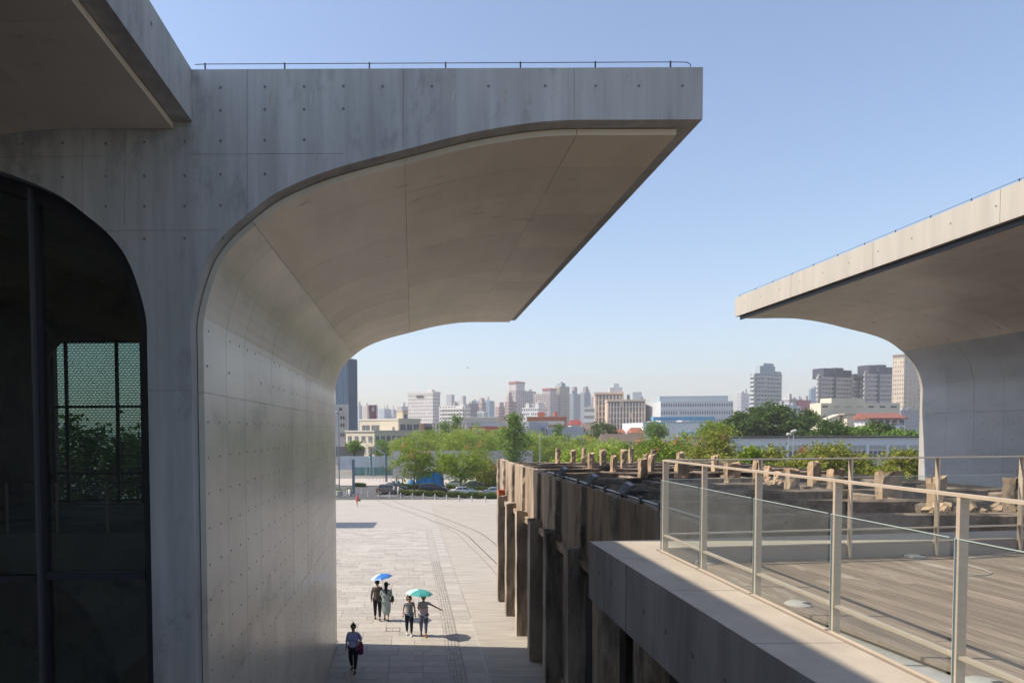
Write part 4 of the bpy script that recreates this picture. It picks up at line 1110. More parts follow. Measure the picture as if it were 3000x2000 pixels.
# ================================================================== the city
def wallmat(c, nm): return mat(nm, c, .85, var=.05, vscale=.06)
GLS = {}
def winmat(c):
    c = tuple(q * .8 + .03 for q in c)
    k = tuple(round(q, 2) for q in c)
    if k not in GLS: GLS[k] = mat('window_glass', c, .25, spec=.6)
    return GLS[k]
RND = random.Random(5)
def city_block(name, label, x0, xc, x1, ytop, Y, col, th=40, floors=10, wl=6, wr=3, wcol=(.10, .13, .17), style='grid', cap=None, colR=None, group='city buildings on the skyline', zb=-2.2, cat='building', roofbox=(), ww=.5, wh=.55, ret=False):
    """an upright block whose near corner shows at xc and whose two faces reach x0 and x1"""
    th = R(th)
    C = at(xc, ytop, Y); zt = C.z
    k0, k1 = (x0 - PXL[0]) / FPX, (x1 - PXL[0]) / FPX
    dl, dr = Vector((-math.cos(th), math.sin(th), 0)), Vector((math.sin(th), math.cos(th), 0))
    a = max(.5, (C.x - k0 * Y) / (math.cos(th) + k0 * math.sin(th)))
    b = (k1 * Y - C.x) / max(.08, (math.sin(th) - k1 * math.cos(th))); b = min(max(.5, b), 60)
    P = Vector((C.x, Y, 0)); Q = [P, P + dr * b, P + dr * b + dl * a, P + dl * a]
    t = thing(name, label, cat, (P.x, P.y, zb), group)
    MB().prism([(q.x, q.y) for q in Q], zb, zt, axis='z').build('walls', wallmat(col, name), t)
    H_ = zt - max(zb, GS); fh = H_ / floors
    wm, lm = MB(), MB()
    for (dirv, L, n_, nrm) in ((dl, a, wl, -dr), (dr, b, wr, -dl)):
        if n_ <= 0: continue
        cw = L / n_
        for f_ in range(floors):
            zf = zt - (f_ + 1) * fh
            if style in ('band', 'balcony'):
                p, q = P + dirv * (L * .03) + nrm * .06, P + dirv * (L * .97) + nrm * .06
                z0_, z1_ = zf + fh * .38, zf + fh * .80
                if style == 'band': wm.quad((p.x, p.y, z0_), (q.x, q.y, z0_), (q.x, q.y, z1_), (p.x, p.y, z1_))
                if style == 'balcony':
                    p, q = P + dirv * (L * .05), P + dirv * (L * .95)
                    o_ = nrm * .9
                    vs = [p, q, q + o_, p + o_]; lm.prism([(v.x, v.y) for v in vs], zf - .05, zf + fh * .42, axis='z')
            for i in range(n_):
                if style == 'band' or (n_ * floors > 40 and RND.random() < .07): continue
                p = P + dirv * (cw * (i + .5 - ww / 2)) + nrm * .05; q = P + dirv * (cw * (i + .5 + ww / 2)) + nrm * .05
                z0_, z1_ = zf + fh * (.5 - wh / 2), zf + fh * (.5 + wh / 2)
                wm.quad((p.x, p.y, z0_), (q.x, q.y, z0_), (q.x, q.y, z1_), (p.x, p.y, z1_))
            if style == 'ledge':
                vs = [P + dirv * .0, P + dirv * L, P + dirv * L + nrm * .25, P + nrm * .25]; lm.prism([(v.x, v.y) for v in vs], zf - .12, zf + .12, axis='z')
        if style in ('pier', 'curtain'):
            for i in range(n_ + 1):
                w2 = .05 if style == 'curtain' else cw * .22
                c_ = P + dirv * min(max(cw * i, w2), L - w2)
                vs = [c_ - dirv * w2, c_ + dirv * w2, c_ + dirv * w2 + nrm * .35, c_ - dirv * w2 + nrm * .35]; lm.prism([(v.x, v.y) for v in vs], zb, zt - fh * .3, axis='z')
    if wm.v: wm.build('window_panes', winmat(wcol), t, kind='stuff')
    if lm.v: lm.build('facade_ribs', wallmat(colR or col, name + '_ribs'), t, kind='stuff')
    if cap:
        capc, hgt = cap
        ctr = (Q[0] + Q[2]) / 2
        MB().prism([(ctr.x + (q.x - ctr.x) * 1.03, ctr.y + (q.y - ctr.y) * 1.03) for q in Q], zt, zt + hgt, axis='z').build('parapet', wallmat(capc, name + '_cap'), t)
    roofbox = list(roofbox)
    if Y > 280 and not cap:
        for _ in range(3):
            u, v = RND.uniform(.1, .75), RND.uniform(.1, .75); g_ = RND.uniform(.35, .55)
            roofbox.append((u, u + RND.uniform(.06, .16), v, v + RND.uniform(.08, .2), RND.uniform(1.2, 3.4) * Y / 500, (g_, g_ * .98, g_ * .97)))
    for (u0, u1, v0, v1, hh, cc, *zlow) in roofbox:
        vs = [P + dl * a * u0 + dr * b * v0, P + dl * a * u1 + dr * b * v0, P + dl * a * u1 + dr * b * v1, P + dl * a * u0 + dr * b * v1]
        MB().prism([(v.x, v.y) for v in vs], zt + (zlow[0] if zlow else .01), zt + hh, axis='z').build('roof_room', wallmat(cc, name + '_roof'), t)
    if ret: return t, P, dl, dr, a, b, zt, fh
    return t
W_ = (.62, .60, .58); PK = (.55, .42, .38); GB = (.34, .38, .43)
CB = city_block
# left cluster
CB('glass_tower', 'dark blue glass office tower beside the vault at far left', 985, 1019, 1047, 1049, 330, (.13, .22, .33), th=35, floors=34, wl=8, wr=9, wcol=(.12, .24, .38), style='curtain', colR=(.10, .15, .22), ww=.85, wh=.75, cat='tower')
t, P, dl, dr, a, b, zt, fh = CB('apartment_block', 'plain pale grey block with paired dark windows beside the left wall', 940, 1018, 1022, 1184, 215, (.47, .46, .45), th=4, floors=4, wl=0, wr=0, group='buildings across the road', ret=True)
for j, y in enumerate((1199, 1223, 1245, 1273)):
    for x in ((1000, 1007) if j else (996, 1000)):
        p = at(x, y, 214.2); w1 = MB().box(p.x - .26, p.x + .26, p.y - .3, p.y + .12, p.z - .55, p.z + .5).build('window', winmat((.05, .05, .06)), t)
        MB().box(p.x - .3, p.x + .3, p.y - .42, p.y - .31, p.z - .7, p.z - .56).build('sill', K['kerb'], w1)
CREAM = (.60, .54, .42)
t, P, dl, dr, a, b, zt, fh = CB('cream_workshop', 'long cream three storey building across the road, lower front range', 1014, 1097, 1236, 1264, 186, CREAM, th=42, floors=3, wl=0, wr=0, group='buildings across the road', ret=True, cap=((.55, .52, .45), .35))
def hand_window(par, P, dirv, nrm, s, z, w_, h, c=(.10, .11, .13)):
    p = P + dirv * s + nrm * .03
    M4 = Matrix(((dirv.x, nrm.x, 0, p.x), (dirv.y, nrm.y, 0, p.y), (0, 0, 1, z), (0, 0, 0, 1)))
    wnd = MB().box(-w_ / 2, w_ / 2, -.02, .06, -h / 2, h / 2, mat=M4).build('window', winmat(c), par)
    MB().box(-w_ / 2 - .1, w_ / 2 + .1, -.02, .14, -h / 2 - .15, -h / 2 - .002, mat=M4).build('sill', K['kerb'], wnd)
    MB().box(-.04, .04, .061, .09, -h / 2, h / 2, mat=M4).build('glazing_bar', K['white'], wnd)
for i in range(4):
    for j in range(2): hand_window(t, P, dl, -dr, a * (.14 + .24 * i), zt - 1.9 - j * 3.2, 1.4, 1.4)
for i in range(8):
    for j in range(2): hand_window(t, P, dr, -dl, b * (.06 + .11 * i), zt - 1.9 - j * 3.2, 1.3, 1.4)
t, P, dl, dr, a, b, zt, fh = CB('cream_workshop', 'upper cream block with large windows stepping up behind the front range', 1054, 1167, 1232, 1230, 198, CREAM, th=42, floors=3, wl=0, wr=0, group='buildings across the road', ret=True, cap=((.58, .55, .48), .5))
for i in range(2): hand_window(t, P, dl, -dr, a * (.58 + .25 * i), zt - 2.2, 3.2, 1.6)
hand_window(t, P, dl, -dr, a * .12, zt - 2.6, .8, 1.2)
for i in range(3):
    for j in range(2): hand_window(t, P, dr, -dl, b * (.2 + .3 * i), zt - 2.2 - j * 3.4, 2.2, 2.0)
CB('stair_tower', 'cream roof stair tower with overhanging flat roof on the workshop', 1162, 1180, 1196, 1207, 204, (.55, .48, .36), th=42, floors=6, wl=0, wr=1, group='buildings across the road', cap=((.45, .38, .3), .5))
CB('glass_link', 'narrow glazed link with red brick frame beside the cream block', 1232, 1240, 1266, 1240, 215, (.28, .14, .10), th=30, floors=4, wl=0, wr=6, wcol=(.16, .19, .22), style='curtain', colR=(.24, .12, .08), ww=.9, wh=.85, group='buildings across the road')
# red flared tower
pa = at(1079, 1186, 420); pb = at(1102, 1186, 420); qa = at(1086, 1240, 420); qb = at(1101, 1240, 420)
t = thing('flared_tower', 'dark red tower flaring outwards at the top on the left skyline', 'tower', (qa.x, 420, -2), 'city buildings on the skyline')
mb = MB(); lo_ = qa.z - 14; vs = [(qa.x + 1, 420, lo_), (qb.x, 420, lo_), (qb.x, 426, lo_), (qa.x + 1, 426, lo_), (pa.x, 420, pa.z), (pb.x, 420, pa.z), (pb.x, 426, pa.z), (pa.x, 426, pa.z)]
mb.add(vs, [(0, 3, 2, 1), (4, 5, 6, 7), (0, 1, 5, 4), (1, 2, 6, 5), (2, 3, 7, 6), (3, 0, 4, 7)]); mb.build('walls', wallmat((.20, .06, .06), 'maroon'), t)
q = at(1093, 1198, 419.7); MB().box(q.x - .7, q.x + .7, 419.6, 419.95, q.z - 1.2, q.z + 1.2).build('window', winmat((.5, .5, .5)), t)
# white hotel and neighbours
t, P, dl, dr, a, b, zt, fh = CB('white_hotel', 'broad white slab building with tiny square windows and dark roof characters', 1196, 1268, 1290, 1153, 460, (.70, .66, .63), th=33, floors=15, wl=14, wr=4, wcol=(.20, .17, .17), ww=.36, wh=.42, ret=True, cap=((.66, .63, .6), 1.6), roofbox=((.1, .3, .2, .6, 3, W_),))
mb = MB()
for i in range(4):
    p = P + dl * a * (.62 - i * .075) - dr * .3
    for (u0, u1, v0, v1) in ((-.9, .9, .5, .8), (-.2, .2, -1, 1), (-.9, .9, -.5, -.2), (-.8, -.5, -.9, .4)):
        A, B = p + dl * u0, p + dl * u1
        mb.quad((A.x, A.y, zt - 1.6 + v0), (B.x, B.y, zt - 1.6 + v0), (B.x, B.y, zt - 1.6 + v1), (A.x, A.y, zt - 1.6 + v1))
mb.build('roof_characters', K['steel_dark'], t)
CB('white_apartments', 'white balconied apartment block right of the white hotel', 1287, 1362, 1376, 1187, 420, (.68, .65, .60), th=30, floors=11, wl=9, wr=2, wcol=(.16, .20, .22), style='balcony', colR=(.74, .72, .68), roofbox=((.55, .75, .2, .8, 7, (.5, .5, .52)), (.1, .2, .2, .8, 6, W_)))
CB('grey_apartments', 'grey shaded apartment wing beside the white balconied block', 1362, 1374, 1398, 1182, 450, (.36, .35, .38), th=40, floors=14, wl=3, wr=5, wcol=(.20, .21, .25))
CB('blue_office', 'pale blue glass slab far behind the pink gabled house', 1393, 1433, 1448, 1173, 860, (.34, .44, .54), th=30, floors=22, wl=8, wr=3, wcol=(.26, .38, .50), style='curtain', colR=(.4, .5, .6), ww=.9, wh=.7)
CB('pink_apartments', 'small pink stepped apartment block before the pale blue slab', 1398, 1412, 1424, 1179, 700, PK, th=40, floors=12, wl=4, wr=4, roofbox=((.2, .7, .2, .7, 5, PK),))
CB('white_office', 'small white office with one big grey screen window', 1394, 1417, 1428, 1204, 520, (.66, .66, .66), th=25, floors=3, wl=1, wr=2, wcol=(.34, .38, .40), ww=.7, wh=.7)
CB('cream_shed', 'long cream flat roofed range with small windows behind the billboard', 1352, 1455, 1480, 1224, 300, (.62, .57, .48), th=14, floors=3, wl=12, wr=2, wcol=(.14, .12, .11), ww=.4, wh=.35, cap=((.6, .57, .5), .5))
CB('pilastered_block', 'grey office range with cream pilasters behind the poplars', 1266, 1366, 1376, 1236, 285, (.40, .39, .38), th=12, floors=4, wl=9, wr=1, wcol=(.12, .13, .16), style='pier', colR=(.56, .51, .42), ww=.5, wh=.6)
# billboard shed
t, P, dl, dr, a, b, zt, fh = CB('billboard_shed', 'grey shed carrying a long red advertising billboard', 1372, 1484, 1500, 1237, 262, (.40, .40, .43), th=8, floors=3, wl=0, wr=0, ret=True, group='buildings across the road')
A, B = P + dl * (a - .4) - dr * .15, P + dl * .4 - dr * .15
MB().quad((A.x, A.y, zt - 4.6), (B.x, B.y, zt - 4.6), (B.x, B.y, zt - 1.5), (A.x, A.y, zt - 1.5)).build('red_billboard', mat('billboard_red', (.36, .05, .06), .5, var=.15, vscale=.3), t)
def text_on(par, nm_, body, s, z, size, m_, P, dl, off=.2):
    cu = bpy.data.curves.new(nm_, 'FONT'); cu.body = body; cu.size = size; cu.materials.append(m_); cu.align_y = 'CENTER'
    o = link(nm_, text_mesh(cu), par); p = P + dl * s - Vector((dl.y, -dl.x, 0)) * 0
    nrm = Vector((dl.y, -dl.x, 0)); nrm = nrm if nrm.y < 0 else -nrm
    p = p + nrm * off
    o.location = (p.x, p.y, z); o.rotation_euler = (R(90), 0, math.atan2(-dl.y, -dl.x))
text_on(t, 'billboard_lettering', 'Spun', a * .90, zt - 2.9, 2.6, K['paint'], P, dl, .3)
text_on(t, 'shop_lettering', '一味 书店', a * .98, zt - .75, 1.0, K['steel_dark'], P, dl, .1)
mb = MB()
for i in range(5):
    p = P + dl * a * (.42 - i * .06) - dr * .25
    q = p + dl * -1.8
    mb.quad((p.x, p.y, zt - 3.8), (q.x, q.y, zt - 3.6), (q.x, q.y, zt - 2.6 - .2 * (i % 2)), (p.x, p.y, zt - 3.0))
mb.build('billboard_picture', mat('billboard_teal', (.12, .32, .36), .5, var=.5, vscale=.6, col2=(.5, .45, .4)), t)
# pink tower cluster
CB('pink_tower', 'low pink gabled tower at the left of the pink cluster', 1452, 1462, 1482, 1190, 640, PK, th=45, floors=12, wl=3, wr=5, style='ledge', colR=(.5, .36, .33), roofbox=((.2, .8, .2, .8, 4, PK),))
CB('pink_tower', 'pink tower with stepped crown before the red capped tower', 1479, 1491, 1513, 1175, 600, (.50, .36, .34), th=45, floors=13, wl=3, wr=5, style='ledge', colR=PK, roofbox=((.2, .8, .1, .6, 5, (.5, .38, .35)), (.35, .65, .2, .5, 8, PK)))
CB('apartment_tower', 'pale pink tower with a red roof cap at the left of the cluster', 1491, 1512, 1570, 1142, 760, (.58, .52, .50), th=40, floors=26, wl=4, wr=10, style='ledge', colR=(.5, .48, .5), roofbox=((0, 1, 0, .42, 9, (.58, .54, .52)), (-.02, 1.02, -.02, .44, 9.6, (.46, .20, .17), 7.6)))
CB('apartment_tower', 'pink and white tower with red cap in the middle of the cluster', 1562, 1612, 1640, 1152, 700, (.60, .52, .48), th=32, floors=22, wl=8, wr=5, style='ledge', colR=(.62, .56, .54), roofbox=((0, .45, 0, .6, 4.5, (.5, .46, .46)), (-.02, .47, -.02, .62, 5.4, (.48, .19, .16), 3.6)))
CB('apartment_tower', 'tallest beige and grey stepped tower of the middle cluster', 1624, 1642, 1668, 1130, 720, (.52, .49, .42), th=40, floors=27, wl=3, wr=6, style='balcony', colR=(.56, .53, .46), roofbox=((.1, .9, .2, .6, 3, GB),))
CB('blue_tower', 'bluish tower right of the tallest beige tower', 1664, 1680, 1702, 1152, 800, (.40, .44, .46), th=40, floors=26, wl=4, wr=6, wcol=(.22, .30, .38), style='ledge', roofbox=((.3, .8, .3, .7, 8, (.45, .40, .40)),))
CB('blue_tower', 'bluish twin tower with small roof turrets right of its twin', 1700, 1712, 1730, 1149, 780, (.42, .45, .48), th=40, floors=26, wl=4, wr=6, wcol=(.22, .30, .38), style='ledge', roofbox=((.2, .5, .3, .7, 7, (.46, .40, .38)), (.6, .9, .3, .7, 6, GB)))
CB('far_tower', 'thin grey tower just left of the tan office block', 1735, 1740, 1748, 1161, 900, (.44, .43, .46), th=40, floors=20, wl=3, wr=4)
CB('white_flats', 'white flats with pyramid roof turrets before the pink cluster', 1529, 1577, 1604, 1193, 430, (.72, .71, .71), th=30, floors=9, wl=9, wr=5, wcol=(.15, .15, .18), ww=.55, wh=.45, roofbox=((.7, .9, .2, .8, 3, W_), (.1, .3, .2, .8, 3, W_)))
t, P, dl, dr, a, b, zt, fh = CB('brick_school', 'orange brick building with round framed windows behind the willows', 1544, 1660, 1670, 1222, 292, (.46, .17, .09), th=10, floors=4, wl=0, wr=0, ret=True, cap=((.48, .2, .12), .4), roofbox=((.55, .72, .2, .8, 2.4, (.46, .17, .09)), (.22, .30, .2, .8, 2.4, (.46, .17, .09))), group='buildings across the road')
for i in range(10):
    for j in range(2):
        s = a * (.10 + .085 * i); z = zt - 2.4 - j * 3.6; p = P + dl * s - dr * .05
        if j and i > 4: continue
        Mx = Matrix(((dl.x, 0, dr.x * -1), (dl.y, 0, dr.y * -1), (0, 1, 0)))
        wd = MB().lathe([(.95, 0), (.95, .12), (.6, .13)], tuple(p + Vector((0, 0, z))), 12, mat=Mx).build('window', mat('ring', (.55, .53, .5), .8), t)
        MB().lathe([(.6, .10), (.0005, .105)], tuple(p + Vector((0, 0, z))), 12, mat=Mx).build('pane', winmat((.07, .07, .08)), wd)
CB('grey_shed', 'grey metal clad shed in front of the orange brick building', 1500, 1549, 1606, 1234, 250, (.40, .42, .45), th=25, floors=2, wl=0, wr=0, group='buildings across the road')
CB('grey_boundary', 'long low grey wall right of the grey shed', 1604, 1710, 1714, 1249, 262, (.36, .38, .42), th=6, floors=2, wl=0, wr=0, group='buildings across the road')
CB('white_midrise', 'white mid rise with broad openings left of the tan office', 1711, 1742, 1748, 1193, 400, (.66, .64, .62), th=15, floors=6, wl=4, wr=1, wcol=(.3, .28, .3), style='band')
# tan office
TAN = (.58, .45, .34)
CB('tan_office', 'tan office block with tall dark window strips, rear taller part', 1743, 1826, 1856, 1153, 450, TAN, th=14, floors=9, wl=8, wr=3, wcol=(.08, .10, .14), style='pier', colR=(.62, .50, .39), ww=.95, wh=.8, cap=((.6, .48, .37), 1.2), roofbox=((.0, .45, .2, .8, 5, (.42, .45, .48)), (.1, .3, .3, .7, 8, (.45, .48, .5))))
CB('tan_office', 'lower tan office wing with regular vertical strips in front', 1779, 1890, 1917, 1174, 425, TAN, th=12, floors=8, wl=12, wr=3, wcol=(.08, .09, .13), style='pier', colR=(.64, .52, .41), ww=.95, wh=.82, cap=((.62, .5, .4), 1.0), roofbox=((.0, .25, .3, .9, 6.5, (.40, .45, .50)), ))
CB('office_glass', 'small glazed roof block right of the tan office', 1862, 1880, 1916, 1158, 470, (.36, .42, .47), th=20, floors=10, wl=2, wr=4, wcol=(.25, .34, .42), style='curtain', colR=(.45, .5, .54), ww=.9)
CB('grey_school', 'long grey blue office with white window bands right of the tan block', 1935, 2148, 2180, 1174, 400, (.54, .56, .58), th=6, floors=6, wl=30, wr=3, wcol=(.13, .15, .19), ww=.5, wh=.4, style='ledge', colR=(.58, .61, .65), roofbox=((.02, .98, .1, .5, 3.4, (.38, .44, .47)),))
CB('far_flats', 'faint pale flats between the tan office and grey blue office', 1914, 1928, 1940, 1182, 620, (.5, .51, .53), th=40, floors=12, wl=3, wr=4)
# blue and white shed with ribbed metal roof
t, P, dl, dr, a, b, zt, fh = CB('metal_shed', 'wide white shed with bright blue metal roof edges', 1884, 2094, 2116, 1236, 300, (.62, .64, .66), th=5, floors=2, wl=0, wr=0, ret=True, group='buildings across the road')
for (s0, s1, off, za, zb_, c) in ((0, .86, -.3, .9, 2.4, (.10, .34, .56)), (0, 1, -.5, -.25, .15, (.18, .44, .60)), (0, .5, -.7, -5.2, -4.4, (.2, .48, .60))):
    A, B = P + dl * a * s1 + dr * off, P + dl * a * s0 + dr * off
    MB().prism([(A.x, A.y), (B.x, B.y), (B.x + dr.x * 4, B.y + dr.y * 4), (A.x + dr.x * 4, A.y + dr.y * 4)], zt + za, zt + zb_, axis='z').build('roof_edge', mat('blue_roof', c, .5, var=.08, vscale=.3), t)
# right hand towers
CB('apartment_tower', 'tall glassy apartment tower with slanted crown above the camphor trees', 2195, 2212, 2288, 1092, 470, (.46, .47, .46), th=62, floors=17, wl=5, wr=9, wcol=(.13, .19, .25), style='balcony', colR=(.50, .52, .52), ww=.62, wh=.6, roofbox=((.0, .9, .18, .74, 5.2, (.34, .40, .43)), (.1, .8, .32, .70, 7.2, (.40, .45, .48)), (0, .4, .8, .98, 1.8, (.50, .46, .40))))
CB('white_flats', 'small white flats right of the slanted crown tower', 2286, 2312, 2334, 1166, 520, (.66, .66, .67), th=50, floors=8, wl=4, wr=5, roofbox=((.3, .6, .3, .6, 3.5, W_),))
CB('white_shed', 'low white building behind the largest camphor tree', 2262, 2300, 2345, 1183, 300, (.60, .60, .60), th=40, floors=5, wl=3, wr=0, wcol=(.1, .1, .12), ww=.5, wh=.3)
CB('pink_flats', 'rose pink block with grid of small windows left of the cream factory', 2329, 2338, 2374, 1171, 480, (.44, .17, .19), th=62, floors=9, wl=2, wr=7, wcol=(.35, .28, .3), ww=.45, wh=.4)
CB('far_blue_tower', 'faint pale blue slab far behind the rose pink block', 2368, 2376, 2394, 1138, 950, (.36, .46, .57), th=60, floors=20, wl=4, wr=6, wcol=(.30, .42, .54), style='curtain', colR=(.4, .5, .6))
DK = (.055, .065, .085)
for (nm_, x0, xc, x1, yt, Y) in (('left of the three grey towers with black crowns, widest', 2390, 2400, 2492, 1096, 500), ('middle and lowest of the grey towers with black crowns', 2490, 2497, 2530, 1108, 520), ('right of the grey towers with black crowns, beside the beige tower', 2528, 2536, 2612, 1087, 500)):
    t, P, dl, dr, a, b, zt, fh = CB('crowned_tower', nm_, x0, xc, x1, yt, Y, (.38, .38, .38), th=68, floors=16, wl=3, wr=11 if x1 - x0 > 60 else 5, wcol=(.12, .13, .16), style='balcony', colR=(.44, .44, .45), ww=.55, wh=.55, ret=True, group='grey towers with black crowns')
    for (v0, v1, zz) in ((.12, .40, 4.6), (.46, .72, 5.2), (.74, .98, 3.6)) if x1 - x0 > 60 else ((.1, .9, 3.4),):
        p, q = P + dr * b * v0 - dl * .4, P + dr * b * v1 - dl * .4
        MB().prism([(v.x, v.y) for v in (p, q, q + dl * 9, p + dl * 9)], zt - 3, zt + zz, axis='z').build('crown', mat('crown_black', DK, .4), t)
    p, q = P + dr * b * .41 - dl * 1.2, P + dr * b * .47 - dl * 1.2
    MB().prism([(v.x, v.y) for v in (p, q, q + dl * 3, p + dl * 3)], 0, zt, axis='z').build('dark_slot', mat('slot_black', DK, .4), t)
CB('beige_tower', 'beige tower partly hidden behind the right hand curved wall', 2610, 2650, 2720, 1040, 440, (.56, .47, .37), th=55, floors=20, wl=5, wr=6, wcol=(.22, .19, .17), ww=.4, wh=.45, cap=((.35, .3, .25), .8))
CB('grey_annex', 'grey annex at the foot of the beige tower', 2628, 2640, 2690, 1200, 380, (.33, .33, .36), th=60, floors=8, wl=2, wr=8, wcol=(.2, .2, .23))
t, P, dl, dr, a, b, zt, fh = CB('cream_factory', 'broad windowless cream factory with dark slit vents', 2371, 2405, 2634, 1180, 240, (.62, .57, .45), th=80, floors=4, wl=0, wr=0, ret=True, group='buildings across the road', roofbox=((.0, 1, .13, .55, 1.7, (.62, .57, .45)),))
for j, z in enumerate((1.3, 5.0, 8.7)):
    for i in range(7):
        if (i in (1, 2, 3)) and j == 0 or (i == 3 and j == 1): c = (.45, .42, .34)
        else: c = (.05, .05, .055)
        s = b * (.05 + .145 * i); p = P + dr * s - dl * .05
        if s > b * .97: continue
        M4 = Matrix(((dr.x, dl.x, 0, p.x), (dr.y, dl.y, 0, p.y), (0, 0, 1, zt - z), (0, 0, 0, 1)))
        MB().box(-1.1, 1.1, -.12, .1, -.28, .28, mat=M4).build('vent', winmat(c), t)
pa = at(2460, 1240, 236)
tc = thing('stair_hut', 'small cream gabled hut with roof overhang before the factory', 'hut', (pa.x, 236, -2), 'buildings across the road')
pb = at(2498, 1240, 236)
MB().box(pa.x, pb.x, 232, 236, -2, at(2460, 1216, 236).z).build('walls', wallmat((.60, .53, .42), 'hut'), tc)
MB().box(pa.x - 1.2, pb.x + 1.4, 231.4, 236.5, at(2460, 1215, 236).z, at(2460, 1212, 236).z).build('roof', wallmat((.45, .36, .28), 'hutroof'), tc)
mb = MB(); q0, q1, q2 = at(2412, 1232, 234), at(2460, 1213, 234), at(2460, 1240, 234)
mb.add([tuple(q0), tuple(q1), tuple(q2), (q0.x, 238, q0.z), (q1.x, 238, q1.z), (q2.x, 238, q2.z)], [(0, 2, 1), (3, 4, 5), (0, 1, 4, 3), (1, 2, 5, 4), (2, 0, 3, 5)]); mb.build('side_roof', wallmat((.58, .5, .4), 'hutside'), tc)
# red roofed house with balcony
Y = 185; A, B = at(2546, 1266, Y), at(2650, 1266, Y); zr, zt_ = at(2546, 1224, Y).z, at(2546, 1217, Y).z
t = thing('red_roof_house', 'white balconied house with long red tiled roof at the right', 'house', (A.x, Y, -2), 'buildings across the road')
MB().box(A.x + .4, B.x - .4, Y + .8, Y + 7, -2, zr).build('walls', wallmat((.60, .58, .60), 'houseW'), t)
mb = MB(); mb.add([(A.x - .5, Y - .6, zr), (B.x + .5, Y - .6, zr), (B.x + .5, Y + 4, zt_ + .8), (A.x - .5, Y + 4, zt_ + .8), (A.x - .5, Y - .6, zr - .3), (B.x + .5, Y - .6, zr - .3), (B.x + .5, Y + 7.5, zr - .3), (A.x - .5, Y + 7.5, zr - .3)], [(0, 1, 2, 3), (4, 5, 1, 0), (7, 6, 5, 4), (3, 2, 6, 7), (0, 3, 7, 4), (1, 5, 6, 2)])
K['tile'] = mat('red_tile', (.27, .11, .085), .85, var=.15, vscale=1.5, stretch=(3, 1, 1)); mb.build('roof', K['tile'], t)
MB().box(A.x, B.x, Y - .3, Y + .79, zr - 3.0, zr - 2.0).build('balcony', wallmat((.62, .62, .66), 'houseB'), t)
for i in range(5):
    x = A.x + 1.2 + i * 1.9; MB().box(x, x + 1.1, Y + .7, Y + .79, zr - 2.0, zr - .5).build('window', winmat((.06, .06, .08)), t)
for i in range(6):
    x = A.x + 1 + i * 1.4; MB().box(x, x + .7, Y - .25, Y - .2, zr - 1.9, zr - 1.2 - .1 * (i % 3)).build('hanging_laundry', mat('laundry', ((.6, .5, .52), (.5, .3, .35), (.3, .35, .5))[i % 3], .9), t)
# low white and pale blue school behind the right hand trees
Y = 98; A, B = at(2064, 1284, Y), at(2720, 1270, Y); zt_ = at(2150, 1283, Y).z; zt2 = at(2660, 1272, Y).z
t = thing('low_school', 'long low white and pale blue school building with band of windows', 'school', (A.x, Y, -2), 'buildings across the road')
xL = at(2130, 1290, Y).x
MB().box(xL, B.x, Y, Y + 9, -2.2, zt_).build('walls', wallmat((.56, .61, .67), 'schoolblue'), t)
MB().prism([(xL - .005, Y + .01), (A.x + 1, Y + 8), (A.x + 1, Y + 9), (xL - .005, Y + 9)], -2.2, zt_ - .02, axis='z').build('end_wall', wallmat((.72, .71, .68), 'schoolwhite'), t)
MB().box(A.x, B.x, Y - .5, Y + 9.3, zt_ + .002, zt_ + .16).build('roof_edge', mat('roof_black', (.04, .04, .045), .8), t)
n_ = 10; L = (B.x - xL) / n_
for i in range(n_):
    x = xL + i * L
    MB().box(x + L * .93, x + L * 1.03, Y - .15, Y - .002, -2.2, zt_ - .9).build('pier', wallmat((.60, .66, .74), 'schoolpier'), t)
    for j in range(4):
        xa = x + L * (.06 + j * .215)
        for (za, zb_, c) in ((zt_ - 1.75, zt_ - 1.1, (.34, .38, .38)), (zt_ - 3.0, zt_ - 1.85, (.07, .09, .10))):
            w1 = MB().box(xa, xa + L * .195, Y - .03, Y - .003, za, zb_).build('window', K['white'], t)
            MB().box(xa + .07, xa + L * .195 - .07, Y - .05, Y - .031, za + .06, zb_ - .06).build('pane', winmat(c), w1)
# low old houses with tiled roofs between the willows and the shed
def gable(label, xa, xb, yr_, ye, Y, col, wallc=(.45, .40, .33), dep=6):
    A, B = at(xa, ye, Y), at(xb, ye, Y); zr = at(xa, yr_, Y).z
    t = thing('old_house', label, 'house', (A.x, Y, -2), 'old tiled houses among the trees')
    MB().box(A.x + .3, B.x - .3, Y + .3, Y + dep - .3, -2.2, A.z).build('walls', wallmat(wallc, 'oldwall'), t)
    mb = MB(); mb.add([(A.x, Y, A.z), (B.x, Y, A.z), (B.x - .6, Y + dep / 2, zr), (A.x + .6, Y + dep / 2, zr), (B.x, Y + dep, A.z), (A.x, Y + dep, A.z)], [(0, 1, 2, 3), (3, 2, 4, 5), (0, 3, 5), (1, 4, 2), (0, 5, 4, 1)])
    mb.build('roof', mat('old_tile', col, .95, var=.2, vscale=2, stretch=(4, 1, 1), bump=.5, bscale=8), t)
gable('ruined red tiled roof with hole at the left of the old houses', 1712, 1765, 1273, 1292, 200, (.30, .11, .06), (.25, .08, .05))
gable('wide grey brown tiled roof in the middle of the old houses', 1762, 1898, 1271, 1294, 190, (.17, .13, .11))
gable('small red roofed house in front of the tan office', 1850, 1890, 1252, 1268, 230, (.33, .13, .08))
gable('second small red roofed house left of the first', 1796, 1836, 1256, 1268, 235, (.33, .13, .08))
gable('white walled house with dark red roof left of the tan office', 1672, 1708, 1229, 1244, 280, (.30, .07, .06), (.62, .60, .56))
gable('cream gabled house with brown roof beside it', 1704, 1748, 1240, 1262, 262, (.26, .19, .15), (.65, .60, .48))
